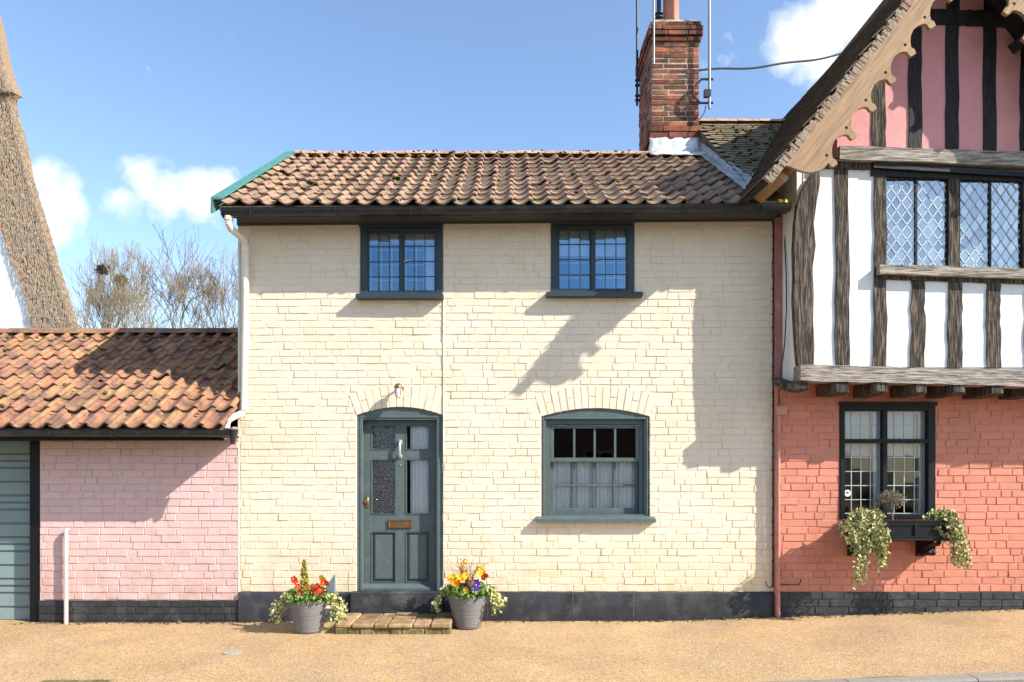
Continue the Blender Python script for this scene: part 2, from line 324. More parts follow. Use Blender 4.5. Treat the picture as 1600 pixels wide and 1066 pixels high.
def glass(name, refl, rough=.0, tint=(1,1,1), wob=.0, wscale=6.0, refl_tint=(1,1,1)):
    m = bpy.data.materials.new(name); m.use_nodes = True; t = m.node_tree; t.nodes.clear()
    out = N(t, 'ShaderNodeOutputMaterial'); mx = N(t, 'ShaderNodeMixShader'); tr = N(t, 'ShaderNodeBsdfTransparent'); gl = N(t, 'ShaderNodeBsdfGlossy')
    tr.inputs[0].default_value = (*tint, 1); gl.inputs['Roughness'].default_value = rough; gl.inputs['Color'].default_value = (*refl_tint, 1)
    fr = N(t, 'ShaderNodeFresnel', IOR=1.5); ad = N(t, 'ShaderNodeMath', operation='ADD', use_clamp=True); ad.inputs[1].default_value = refl
    t.links.new(fr.outputs[0], ad.inputs[0]); t.links.new(ad.outputs[0], mx.inputs[0]); t.links.new(tr.outputs[0], mx.inputs[1]); t.links.new(gl.outputs[0], mx.inputs[2]); t.links.new(mx.outputs[0], out.inputs[0])
    if wob:
        geo = N(t, 'ShaderNodeNewGeometry'); nz = N(t, 'ShaderNodeTexNoise', Scale=wscale, Detail=2.0); t.links.new(geo.outputs['Position'], nz.inputs['Vector'])
        bp = N(t, 'ShaderNodeBump', Strength=wob, Distance=.02); t.links.new(nz.outputs[0], bp.inputs['Height'])
        t.links.new(bp.outputs[0], gl.inputs['Normal'])
    return m
M['glass_up'] = glass('upper_glass', .28, .0, (.92,.95,.98), .16, 3, (.32,.58,.82))  # blue of the sky reflection is tinted into the glossy colour
M['glass_lead'] = glass('leaded_glass', .36, .0, (.8,.86,.92), .25, 5, (.74,.82,.86))  # paler sky tint put into the reflection here too
M['glass_low'] = glass('lower_glass', .015, .0, (.93,.95,.95), .05, 4)
M['glass_door'] = glass('patterned_glass', .10, .05, (.5,.52,.53), 1.0, 38)
def grain_board():   # grain runs along the rafter
    t = M['newoak'].node_tree; geo = next(n for n in t.nodes if n.type == 'NEW_GEOMETRY')
    users = [l.to_socket for l in geo.outputs['Position'].links]
    mp = N(t, 'ShaderNodeMapping', vector_type='POINT'); mp.inputs['Rotation'].default_value = (0, R(53), 0); mp.inputs['Scale'].default_value = (1,1,1)
    mp2 = N(t, 'ShaderNodeMapping'); mp2.inputs['Scale'].default_value = (.8, 9, 9)
    t.links.new(geo.outputs['Position'], mp.inputs[0]); t.links.new(mp.outputs[0], mp2.inputs[0])
    for u in users: t.links.new(mp2.outputs[0], u)
grain_board()

# ------------------------------------------------------------------ the ground
mb = MB(); mb.add([(-900,-900,-.16),(900,-900,-.16),(900,900,-.16),(-900,900,-.16)], [(0,1,2,3)])
tag(mb.build('ground', M['earth']), kind='structure')
KY = -2.095
def sheet(name, m_, x0, x1, y0, y1, dz, nx, ny, rough=0.):
    g = MB()
    for j in range(ny+1):
        for i in range(nx+1):
            x = x0+(x1-x0)*i/nx; y = y0+(y1-y0)*j/ny
            g.v.append(Vector((x, y, ground_z(x, y)+dz+jit(rough))))
    for j in range(ny):
        for i in range(nx): g.face((j*(nx+1)+i, j*(nx+1)+i+1, (j+1)*(nx+1)+i+1, (j+1)*(nx+1)+i))
    return tag(g.build(name, m_, smooth=True), kind='structure')
sheet('pavement', M['gravel'], -14, 14, KY, .3, 0, 112, 20, .0025)
sheet('road', M['road'], -14, 14, -9.5, KY-.125, -.07, 56, 10)
kerb = bpy.data.objects.new('kerb', None); col.objects.link(kerb); WO[kerb] = Vector((0,0,0)); tag(kerb, kind='structure')
for i in range(31):
    x0 = -14+i*.915; x1 = x0+.907
    z0, z1 = ground_z(x0, KY), ground_z(x1, KY); b = MB(); y0, y1 = KY-.125, KY-.001
    b.add([(x0,y0,z0-.2),(x1,y0,z1-.2),(x1,y1,z1-.2),(x0,y1,z0-.2),(x0,y0,z0-.012),(x1,y0,z1-.012),(x1,y0+.015,z1+.003),(x0,y0+.015,z0+.003),(x1,y1,z1+.003),(x0,y1,z0+.003)],
          [(0,3,2,1),(0,1,5,4),(4,5,6,7),(7,6,8,9),(1,2,8,6,5),(2,3,9,8),(3,0,4,7,9)])
    b.build('kerb_stone', M['kerb'], kerb)
far = sheet('far_pavement', M['gravel'], -14, 14, -18.4, -9.5, 0.0, 28, 8)

# ------------------------------------------------------------------ brickwork
def brick_mesh(L, h, m_, seed, rough=.0018):
    rr = random.Random(seed); j = lambda a: rr.uniform(-a, a)
    b = MB(); nx = 3 if L > .15 else 2
    ring_f = []; xs = [-.5+i/nx for i in range(nx+1)]
    fr = [[len(b.v)+k*(nx+1)+i for i in range(nx+1)] for k in range(2)]
    tl = j(.0012)
    for k in (0, 1):
        for i, x in enumerate(xs): b.v.append(Vector((x*(L-.005)+j(.0022), j(rough*.7)+tl*x*2+(0.0005 if k else -.0005), (k-.5)*(h-.005)+j(.0022))))
    for i in range(nx): b.face((fr[0][i], fr[0][i+1], fr[1][i+1], fr[1][i]))
    loop = fr[0]+fr[1][::-1]; n = len(loop)
    o = len(b.v)
    for q in loop:
        v = b.v[q]; b.v.append(Vector((v.x+(.0024 if v.x > L*.45 else -.0024 if v.x < -L*.45 else 0), .0045, v.z+(.0024 if v.z > 0 else -.0024))))
    for q in loop:
        v = b.v[q]; b.v.append(Vector((v.x*1.01, .02, v.z*1.04)))
    for i in range(n):
        i2 = (i+1) % n
        b.face((loop[i], o+i, o+i2, loop[i2])); b.face((o+i, o+n+i, o+n+i2, o+i2))
    return b
BC = {}
def brick_variants(m_, L, h):
    k = (m_.name, L, h)
    if k not in BC:
        BC[k] = [(lambda bb: (bb, bb.mesh('brick', m_)))(brick_mesh(L, h, m_, 91*i+int(L*1000))) for i in range(12)]
    return BC[k]
def brickwork(wall, m_, x0, x1, z0, z1, Y, blocked, course=.0743, limit=300, mfun=None, ref=(0,1.6), seed=1, fade=0.010):
    rr = random.Random(seed); items = []
    n = int(round((z1-z0)/course)); c = (z1-z0)/n; h = c-.0078
    for r in range(n):
        za, zb = z0+r*c, z0+(r+1)*c; zm = (za+zb)/2
        cuts = sorted((max(a, x0), min(b, x1)) for (a, b) in blocked(zm) if b > x0 and a < x1)
        spans = []; s = x0
        for a, b in cuts:
            if a-s > .03: spans.append((s, a))
            s = max(s, b)
        if x1-s > .03: spans.append((s, x1))
        # one running bond for the whole course, cut at the openings
        x = x0-.225+rr.uniform(0, .06)+(.17 if r % 2 else 0); k = r % 2; edges = [x]
        while x < x1+.3:
            L = .2215 if (k % 2 == 0 or rr.random() < .25) else .112
            x += L+rr.uniform(-.012, .012); edges.append(x); k += 1
        for a, b in zip(edges, edges[1:]):
            for (p, q) in spans:
                u, v = max(a, p), min(b, q)
                if v-u > .035: items.append((u+.004, v-.004, zm, h))
    items.sort(key=lambda t: ((t[1]-t[0] < .095), ((t[0]+t[1])/2-ref[0])**2+(t[2]-ref[1])**2))
    rest = {}
    for i, (u, v, zm, h) in enumerate(items):
        L = v-u; mm = mfun((u+v)/2, zm) if mfun else m_
        var = rr.choice(brick_variants(mm, .2135 if L > .16 else .104, round(h, 4)))
        sc = L/(.2135 if L > .16 else .104)
        loc = Vector(((u+v)/2, Y+rr.choice((rr.uniform(-.0018,.0018), rr.uniform(-.0018,.0018), rr.uniform(-.003,.001), rr.uniform(.001,.004))), zm+rr.uniform(-.0016, .0016)+wavy((u+v)/2, zm)))
        rot = (rr.uniform(-.02, .02), rr.uniform(-.006, .006), rr.uniform(-.007, .007))
        if i < limit: link('brick', var[1], wall, loc, rot, (sc, 1, 1))
        else:
            g = rest.setdefault(mm.name, (MB(), mm))[0]; mt = Matrix.Translation(loc) @ Matrix.Rotation(rot[0], 4, 'X') @ Matrix.Rotation(rot[1], 4, 'Y') @ Matrix.Diagonal((sc,1,1,1))
            g.add([mt @ p for p in var[0].v], var[0].f)
    for nm, (g, mm) in rest.items(): tag(g.build('brickwork', mm, wall), kind='stuff')
def wavy(x, z): return .003*math.sin(1.1*x+.7*z)+.0012*math.sin(4.1*x-1.3*z+1)
class Arch:
    def __init__(s, xl, xr, zspring, zcrown, thick):
        s.c = (xl+xr)/2; s.w = (xr-xl)/2; h = zcrown-zspring; s.R = (s.w**2+h*h)/(2*h); s.cz = zcrown-s.R; s.t = thick; s.zs = zspring; s.zc = zcrown
        s.a = math.asin(s.w/s.R)
    def intrados(s, x): return s.cz+math.sqrt(max(0, s.R**2-(x-s.c)**2))
    def half(s, z):
        if z <= s.zs: return s.w
        ro = s.R+s.t; zo = s.cz+ro*math.cos(s.a); wo_ = ro*math.sin(s.a)
        if z < zo: return s.w+(wo_-s.w)*(z-s.zs)/(zo-s.zs)
        return math.sqrt(ro*ro-(z-s.cz)**2) if z < s.cz+ro else 0
    def bricks(s, wall, m_, Y, n):
        for i in range(n):
            g = .0035/s.R
            a0, a1 = -s.a+2*s.a*i/n+g+jit(.002), -s.a+2*s.a*(i+1)/n-g+jit(.002)
            # some voussoirs are two half bricks
            parts = [(0, s.t*.52-.004), (s.t*.52+.004, s.t)] if i % 3 == 1 else [(0, s.t)]
            for (r0, r1) in parts:
                b = MB(); y = Y+jit(.0025)-.002
                r1 = r1+jit(.008) if r1 == s.t else r1
                pt = lambda r, a: (s.c+(s.R+r)*math.sin(a), s.cz+(s.R+r)*math.cos(a))
                q = [pt(r0, a0), pt(r0, a1), pt(r1, a1), pt(r1, a0)]; cx = sum(p[0] for p in q)/4; cz = sum(p[1] for p in q)/4
                inn = [(cx+(p[0]-cx)*.93+jit(.001), cz+(p[1]-cz)*.97) for p in q]
                b.add([(p[0], y+jit(.001), p[1]) for p in inn]+[(p[0], y+.006, p[1]) for p in q]+[(p[0], Y+.06, p[1]) for p in q],
                      [(0,1,2,3)]+[(i_, 4+i_, 4+(i_+1)%4, (i_+1)%4) for i_ in range(4)]+[(4+i_, 8+i_, 8+(i_+1)%4, 4+(i_+1)%4) for i_ in range(4)])
                b.build('brick', m_, wall)
def flip(me):
    bm = bmesh.new(); bm.from_mesh(me); bmesh.ops.recalc_face_normals(bm, faces=bm.faces[:]); bm.to_mesh(me); bm.free()

# ------------------------------------------------------------------ pantiles
def pantile(seed, wd, ln, th=.017):
    rr = random.Random(seed); b = MB(); n = 9
    prof = []
    us = (0, .13, .28, .42, .56, .70, .82, .92, 1.03, 1.13)
    for i in range(n+1):
        u = us[i]                          # overlaps its neighbour on the right
        if u < .78: z = -.033*math.sin(math.pi*u/.78)
        else: z = .024*math.sin(math.pi*min(1, (u-.78)/.38))
        prof.append((u*wd-wd*.5, z+.010+rr.uniform(-.0012, .0012)))
    tw = rr.uniform(-.005, .005)
    for (yy, lift) in ((0, 0), (ln, 0)):
        for (x, z) in prof: b.v.append(Vector((x, yy, z+lift+tw*(x/wd)*(1-yy/ln))))
    for (x, z) in prof: b.v.append(Vector((x, .002, z-th+tw*x/wd)))
    for (x, z) in prof: b.v.append(Vector((x, ln, z-th)))
    k = n+1
    for i in range(n):
        b.face((i, i+1, k+i+1, k+i)); b.face((2*k+i+1, 2*k+i, 3*k+i, 3*k+i+1)); b.face((i+1, i, 2*k+i, 2*k+i+1))
    b.face((0, k, 3*k, 2*k)); b.face((n, 2*k+n, 3*k+n, k+n))
    return b
def tile_roof(roof, m_, xa, xb, ye, ze, yr, zr, rows, wd, seed, first=None, skip=None, sag=0., slump=.004, lift=.027):
    rr = random.Random(seed); p = math.atan2(zr-ze, yr-ye); SL = math.hypot(yr-ye, zr-ze)
    g = (SL-(first or 0))/(rows-(1 if first else 0)) if first else SL/rows
    ln = g+.075; vars_ = [pantile(seed*50+i, wd, ln).mesh('roof_tile', m_, smooth='auto') for i in range(8)]
    vf = [pantile(seed*50+i+20, wd, (first or g)+.075).mesh('roof_tile', m_, smooth='auto') for i in range(4)]
    n = int(round((xb-xa)/wd)); tilt = math.atan(lift/g)
    s = 0
    for r in range(rows):
        for c in range(n):
            x = xa+(c+.5)*wd*(xb-xa)/(n*wd); t = s
            z = ze+t*math.sin(p); y = ye+t*math.cos(p)
            if skip and skip(x, y): continue
            sg = -sag*math.sin(math.pi*t/SL)*math.sin(math.pi*(x-xa)/(xb-xa))
            link('roof_tile', rr.choice(vf if (first and r == 0) else vars_), roof, (x+rr.uniform(-.006,.006), y+rr.uniform(-slump,slump)-(rr.uniform(.01,.03) if rr.random() < .05 else 0), z+.035+sg+rr.uniform(-.004,.004)),
                 (p-tilt+rr.uniform(-.018,.018), rr.uniform(-.03,.03), rr.uniform(-.024,.024)))
        s += (first if (first and r == 0) else g)
def moss_on(roof, pts, name='moss'):
    b = MB()
    for (x, y, z, r) in pts:
        c = Vector((x, y, z)); o = len(b.v); n = 6
        b.v.append(c+Vector((0,-r*.2,r*.75)))
        for q in (1, 2):
            for k in range(n):
                a = 2*math.pi*k/n+q; rad = r*(.65 if q == 1 else 1)*(1+jit(.35)); b.v.append(c+Vector((rad*math.cos(a)*1.3, rad*math.sin(a), r*(.45 if q == 1 else -.15)+jit(r*.25))))
        for k in range(n):
            b.face((o, o+1+k, o+1+(k+1)%n)); b.face((o+1+k, o+1+n+k, o+1+n+(k+1)%n, o+1+(k+1)%n))
    return tag(b.build(name, M['moss'], roof), kind='stuff')
def half_gutter(mb, x0, x1, y, z, r, slope=0., n=8, th=.006):
    o = len(mb.v); prof = [(r*math.cos(math.pi+math.pi*k/n), r*math.sin(math.pi+math.pi*k/n)) for k in range(n+1)]
    prof += [((r-th)*math.cos(math.pi*2-math.pi*k/n), (r-th)*math.sin(math.pi*2-math.pi*k/n)) for k in range(n+1)]
    prof[0:0] = [(-r-.006, .004)]
    m_ = len(prof)
    for x in (x0, x1):
        for (a, b) in prof: mb.v.append(Vector((x, y+a, z+b+slope*x)))
    for k in range(m_): mb.face((o+k, o+(k+1)%m_, o+m_+(k+1)%m_, o+m_+k))
    mb.face(range(o, o+m_)); mb.face(range(o+2*m_-1, o+m_-1, -1))

# ------------------------------------------------------------------ windows
def pane_quad(name, m_, parent, pts, Y, tilt=.004):
    c = Vector((sum(p[0] for p in pts)/len(pts), Y, sum(p[1] for p in pts)/len(pts)))
    tx, tz = jit(tilt), jit(tilt); b = MB()
    f = [Vector((p[0], Y+(p[0]-c.x)*tx+(p[1]-c.z)*tz, p[1])) for p in pts]
    ar = sum(f[i].x*f[(i+1)%len(f)].z-f[(i+1)%len(f)].x*f[i].z for i in range(len(f)))
    if ar < 0: f = f[::-1]
    b.add(f, [list(range(len(f)))])
    return b.build(name, m_, parent)
def curtain(name, parent, x0, x1, z0, z1, Y, m_, amp=.012, folds=14, seed=0, flare=0.):
    rr = random.Random(seed); b = MB(); n = folds*6; nz = 6
    ph = [rr.uniform(0, 6.3) for _ in range(3)]
    for j in range(nz+1):
        t = j/nz; z = z0+(z1-z0)*t
        for i in range(n+1):
            u = i/n; k = (1-t)*flare
            x = x0+(x1-x0)*(u*(1-k)+k*1.0) if flare > 0 else x0+(x1-x0)*u
            y = Y+amp*(math.sin(2*math.pi*folds*u+.8*math.sin(6*u+ph[0])+.25*math.sin(t*3+ph[1]))+.4*math.sin(2*math.pi*folds*.37*u+ph[2]))
            b.v.append(Vector((x, y, z+(jit(.002) if j == nz else 0))))
    for j in range(nz):
        for i in range(n): b.face((j*(n+1)+i, j*(n+1)+i+1, (j+1)*(n+1)+i+1, (j+1)*(n+1)+i))
    return b.build(name, m_, parent, True)
def rect_frame(mb, x0, x1, z0, z1, wl, wr, wt, wb, y0, y1, c=.0):
    mb.box(x0, x0+wl, y0, y1, z0, z1, c); mb.box(x1-wr, x1, y0, y1, z0, z1, c)
    e = .0015
    if wt: mb.box(x0+wl-.004, x1-wr+.004, y0+e, y1-e, z1-wt, z1-e, c)
    if wb: mb.box(x0+wl-.004, x1-wr+.004, y0+e, y1-e, z0+e, z0+wb, c)
    return mb

# ================================================================== THE CREAM COTTAGE
cot = empty('cottage', (0, 1.9, 0), 'cream painted brick cottage with pantile roof and dark green door', 'house')
CX0, CX1, CZP, CZT = px(375), px(1209), .30, 4.24
A_d = Arch(px(557), px(692), pz(649), pz(636), .235)
A_w = Arch(px(846), px(1015), pz(651), pz(638), .235)
UL = (px(563), px(692), pz(461), 4.3); UR = (px(861), px(991), pz(458), 4.3)
ZW0 = pz(809)
def c_open(x, z):
    if A_d.c-A_d.w < x < A_d.c+A_d.w and .10 < z < A_d.intrados(x)+.004: return True
    if A_w.c-A_w.w < x < A_w.c+A_w.w and ZW0 < z < A_w.intrados(x)+.004: return True
    return any(o[0] < x < o[1] and o[2] < z < o[3] for o in (UL, UR))
xs = [CX0, CX1, UL[0], UL[1], UR[0], UR[1]]; zs = [-.1, .10, CZT, ZW0, UL[2], UR[2]]
for A in (A_d, A_w):
    for i in range(17):
        x = A.c-A.w+2*A.w*i/16; xs.append(x)
        zs.append(round(A.intrados(x)+.006, 3))
wall = slab(MB(), xs, zs, .005, .28, c_open).build('wall', M['cream'], cot)
def c_block(z):
    out = []
    if z < A_d.cz+A_d.R+A_d.t:
        h = A_d.half(z); out.append((A_d.c-h, A_d.c+h))
    if ZW0-.0 < z < A_w.cz+A_w.R+A_w.t:
        h = A_w.half(z); out.append((A_w.c-h, A_w.c+h))
    for o in (UL, UR):
        if z > o[2]: out.append((o[0], o[1]))
    return out
brickwork(wall, M['cream'], CX0, CX1-.004, CZP, CZT, 0, c_block, ref=(-.2, 1.7), seed=3)
A_d.bricks(wall, M['cream'], 0, 13); A_w.bricks(wall, M['cream'], 0, 16)
# plinth (rendered, black) either side of the doorway
for (a, b) in ((CX0-.006, px(549)), (px(692), CX1-.01)):
    g = MB(); n = max(2, int((b-a)/.12))
    prof = [(-.024, -.12), (-.026, .06), (-.024, CZP-.014), (-.012, CZP), (.02, CZP+.002)]
    for i in range(n+1):
        x = a+(b-a)*i/n
        for (y, z) in prof: g.v.append(Vector((x, y+jit(.002), z+jit(.002))))
    k = len(prof)
    for i in range(n):
        for q in range(k-1): g.face((i*k+q, (i+1)*k+q, (i+1)*k+q+1, i*k+q+1))
    g.face(range(k)); g.face(range((n+1)*k-1, n*k-1, -1))
    g.build('plinth', M['black'], cot, 'auto')
for (ix, k) in ((895,0), (990,1), (762,2)):
    g = MB(); g.tube([(px(ix)+jit(.008), -.0265, .285-.03*i) for i in range(9)], [.0012+.0012*random.random() for _ in range(9)], 4); g.build('render_crack', M['kerb'], cot)
# side, back and inner walls, floors: one closed shell
RY0, RZ0, RY1, RZ1 = -.40, pz(320.5, -.40), 1.90, pz(245, 1.90)
rp = math.atan2(RZ1-RZ0, RY1-RY0)
g = MB()
for (a, b) in ((CX0+.002, CX0+.22), (CX1-.23, CX1-.012)):
    pts = [(.284, -.1), (3.7, -.1), (3.7, 4.2), (1.9, 4.2+(1.9-.0)*math.tan(rp)-.02), (.284, 4.2+.284*math.tan(rp)-.02)]
    o = len(g.v); n = len(pts)
    for x in (a, b):
        for (y, z) in pts: g.v.append(Vector((x, y, z)))
    g.face(range(o, o+n)); g.face(range(o+2*n-1, o+n-1, -1))
    for i in range(n): g.face((o+i, o+n+i, o+n+(i+1)%n, o+(i+1)%n))
g.build('side_wall', M['cream'], cot)
MB().box(CX0+.002, CX1-.012, 3.702, 3.9, -.1, 4.2).build('back_wall', M['cream'], cot)
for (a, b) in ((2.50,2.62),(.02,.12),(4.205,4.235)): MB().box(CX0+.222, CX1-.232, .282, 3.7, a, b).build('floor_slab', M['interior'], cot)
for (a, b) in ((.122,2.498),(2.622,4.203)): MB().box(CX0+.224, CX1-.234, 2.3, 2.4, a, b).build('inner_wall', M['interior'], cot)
# ---- door
door = MB(); X = lambda v: px(v, .1); Z = lambda v: pz(v, .1)
DY = .105
def leaf_bars():
    xs_ = [568.5, 580, 618.5, 634, 671, 684.3]; zs_ = [657, 665, 703, 718, 804, 831, 910.5, 921]
    b = MB(); x = [X(v) for v in xs_]; z = [Z(v) for v in zs_]
    y0, y1 = DY, DY+.045
    b.box(x[0], x[1], y0, y1, z[7], z[0], .003); b.box(x[4], x[5], y0, y1, z[7], z[0], .003); b.box(x[2], x[3], y0+.001, y1, z[7]+.001, z[0]-.001, .003)
    for (u, v) in ((0,1),(2,3),(4,5),(6,7)):
        for (p, q) in ((1,2),(3,4)): b.box(x[p]-.003, x[q]+.003, y0+.002, y1-.001, z[v], z[u], .003)
    return b, x, z
b, x, z = leaf_bars()
door = b.build('door', M['teal'], cot)
for (p, q) in ((1,2),(3,4)):
    for (u, v, nm) in ((1,2,'pane'),(3,4,'pane')):
        pane_quad('pane', M['glass_door'] if p == 1 else M['glass_low'], door, [(x[p],z[v]),(x[q],z[v]),(x[q],z[u]),(x[p],z[u])], DY+.026)
    g = MB(); g.box(x[p]-.002, x[q]+.002, DY+.030, DY+.040, z[6]-.002, z[5]+.002)
    i_ = .042; g.add([(x[p]+.012,DY+.029,z[6]+.012),(x[q]-.012,DY+.029,z[6]+.012),(x[q]-.012,DY+.029,z[5]-.012),(x[p]+.012,DY+.029,z[5]-.012),
           (x[p]+i_,DY+.010,z[6]+i_),(x[q]-i_,DY+.010,z[6]+i_),(x[q]-i_,DY+.010,z[5]-i_),(x[p]+i_,DY+.010,z[5]-i_)], [(4,5,6,7),(0,1,5,4),(1,2,6,5),(2,3,7,6),(3,0,4,7)])
    g.build('door_panel', M['teal'], door)
    g = MB()      # glazing beads and panel mouldings
    for (u, v) in ((1,2),(3,4),(5,6)):
        t_ = .009
        rect_frame(g, x[p]-.001, x[q]+.001, z[v]-.001, z[u]+.001, t_, t_, t_, t_, DY-.005, DY+.024)
    g.build('moulding', M['teal'], door)
MB().add([(X(566.5),DY-.055,Z(921.5)),(X(685),DY-.055,Z(921.5)),(X(685),DY-.055,Z(918)),(X(566.5),DY-.055,Z(918)),(X(566.5),DY+.01,Z(911)),(X(685),DY+.01,Z(911)),(X(566.5),DY+.01,Z(921.5)),(X(685),DY+.01,Z(921.5))],
    [(0,1,2,3),(3,2,5,4),(0,3,4,6),(1,7,5,2),(0,6,7,1)]).build('weather_bar', M['teal'], door)
g = MB(); rect_frame(g, X(607), X(644), Z(825.5), Z(812), .014, .014, .016, .016, DY-.016, DY+.004, .003); g.box(X(607)+.012, X(644)-.012, DY-.009, DY-.002, Z(825.5)+.014, Z(812)-.014)
g.build('letter_plate', M['brass'], door)
g = MB(); g.lathe([(.012,0),(.012,.02),(.009,.03),(.022,.045),(.026,.058),(.022,.072),(.006,.078)], n=14)
g.v = [Vector((v.x+X(573), DY-v.z, v.y+Z(783))) for v in g.v]; g.box(X(573)-.017, X(573)+.017, DY-.006, DY+.002, Z(783)-.075, Z(783)+.04, .004); g.build('door_knob', M['brass'], door, 'auto')
g = MB(); kx = X(625.5); g.tube([(kx,DY-.012,Z(690)),(kx,DY-.045,Z(693)),(kx+.002,DY-.052,Z(702)),(kx,DY-.046,Z(710)),(kx,DY-.02,Z(713.5))], [.017,.014,.011,.015,.019], 10)
g.box(kx-.02, kx+.02, DY-.008, DY+.002, Z(694.5), Z(687)); g.box(kx-.017, kx+.017, DY-.012, DY+.002, Z(716), Z(711)); g.build('knocker', M['silver'], door, 'auto')
g = MB(); g.lathe([(.007,0),(.007,.006)], n=10); g.v = [Vector((v.x+X(626), DY-v.z, v.y+Z(726.5))) for v in g.v]; g.build('spy_hole', M['silver'], door)
curtain('curtain', door, X(640), X(672.5), Z(808), Z(662), DY+.048, M['curtain'], .006, 6, 4, flare=-.0)
# frame with arched head
g = MB(); fx0, fx1 = A_d.c-A_d.w+.001, A_d.c+A_d.w-.001; zt = Z(657)
pts = [(fx0, zt), (fx1, zt)]+[(fx1-(fx1-fx0)*i/14, A_d.intrados(fx1-(fx1-fx0)*i/14)-.002) for i in range(15)]
g.poly(pts, .022, .15); g.box(fx0, X(568.3), .020, .152, .312, zt-.0005); g.box(X(684.6), fx1, .020, .152, .312, zt-.0005)
g.box(fx0+.03, X(568.3)+.006, .014, .03, .312, zt+.02, .003).box(X(684.6)-.006, fx1-.03, .014, .03, .312, zt+.02, .003).box(fx0+.03, fx1-.03, .012, .03, zt+.021, zt+.04, .003)
g.build('door_frame', M['teal'], cot)
MB().box(px(549)+.002, px(692)-.002, -.07, .16, -.08, .309, .008).build('threshold', M['black'], cot)
# ---- ground floor sash window
win = MB(); fx0, fx1 = A_w.c-A_w.w+.001, A_w.c+A_w.w-.001; zt = pz(654)
pts = [(fx0, zt), (fx1, zt)]+[(fx1-(fx1-fx0)*i/14, A_w.intrados(fx1-(fx1-fx0)*i/14)-.002) for i in range(15)]
g = MB(); g.poly(pts, .020, .16)
g.box(fx0, fx0+.05, .022, .16, ZW0+.03, zt-.0005).box(fx1-.05, fx1, .022, .16, ZW0+.03, zt-.0005)
g.box(fx0+.012, fx0+.030, .008, .024, ZW0+.03, zt+.012, .003).box(fx1-.030, fx1-.012, .008, .024, ZW0+.03, zt+.012, .003).box(fx0+.031, fx1-.031, .006, .022, zt-.006, zt+.012, .003)
g.box(fx0+.0505, fx0+.095, .060, .158, ZW0+.03, zt-.001).box(fx1-.095, fx1-.0505, .060, .158, ZW0+.03, zt-.001).box(fx0+.0955, fx1-.0955, .060, .158, zt-.055, zt-.001)
win = g.build('window', M['teal'], cot); tag(win, 'teal sash window under a brick arch')
g = MB().add([(px(838),-.075,pz(816)),(px(1022.5),-.075,pz(816)),(px(1022.5),-.075,pz(810.5)),(px(838),-.075,pz(810.5)),(px(838),.10,pz(803)),(px(1022.5),.10,pz(803)),(px(838),.02,pz(816)),(px(1022.5),.02,pz(816)),
    (px(838),.02,pz(806)),(px(1022.5),.02,pz(806))], [(0,1,2,3),(3,2,9,8),(0,3,8,6),(1,7,9,2),(0,6,7,1)])
g.box(fx0+.002, fx1-.002, .021, .17, ZW0+.004, pz(804)); g.build('sill', M['teal'], win)
sx0, sx1 = fx0+.096, fx1-.096
def sash(name, z0, z1, y, rows, rb, rt):
    b = MB(); st = .036; rect_frame(b, sx0, sx1, z0, z1, st, st, rt, rb, y, y+.04, .003); n = 4
    gw = (sx1-sx0-2*st)/n; zz0, zz1 = z0+rb, z1-rt; gh = (zz1-zz0)/rows
    for i in range(1, n): b.box(sx0+st+gw*i-.011, sx0+st+gw*i+.011, y+.003, y+.034, zz0-.002, zz1+.002)
    for j in range(1, rows): b.box(sx0+st-.002, sx1-st+.002, y+.005, y+.032, zz0+gh*j-.010, zz0+gh*j+.010)
    o = b.build(name, M['teal'], win)
    for i in range(n):
        for j in range(rows):
            pane_quad('pane', M['glass_low'], win, [(sx0+st+gw*i+.009, zz0+gh*j+.008),(sx0+st+gw*(i+1)-.009, zz0+gh*j+.008),(sx0+st+gw*(i+1)-.009, zz0+gh*(j+1)-.008),(sx0+st+gw*i+.009, zz0+gh*(j+1)-.008)], y+.022, .003)
    return o
zm = pz(719)
sash('upper_sash', zm-.02, zt-.056, .066, 1, .045, .045)
sash('lower_sash', ZW0+.032, zm+.012, .112, 2, .062, .034)
g = MB()
for i in range(3): g.add([(sx0+.09+i*.40,.066,zt-.060),(sx0+.17+i*.40,.066,zt-.060),(sx0+.16+i*.40,.040,zt-.070),(sx0+.08+i*.40,.040,zt-.070),(sx0+.17+i*.40,.066,zt-.068),(sx0+.16+i*.40,.040,zt-.076),(sx0+.08+i*.40,.040,zt-.076),(sx0+.09+i*.40,.066,zt-.068)], [(0,3,2,1),(3,6,5,2),(4,5,6,7),(0,7,6,3),(1,2,5,4)])
g.build('vent_slot', M['teal'], win)
curtain('net_curtain', win, sx0+.01, sx1-.01, ZW0+.05, zm-.005, .172, M['curtain'], .012, 22, 9)
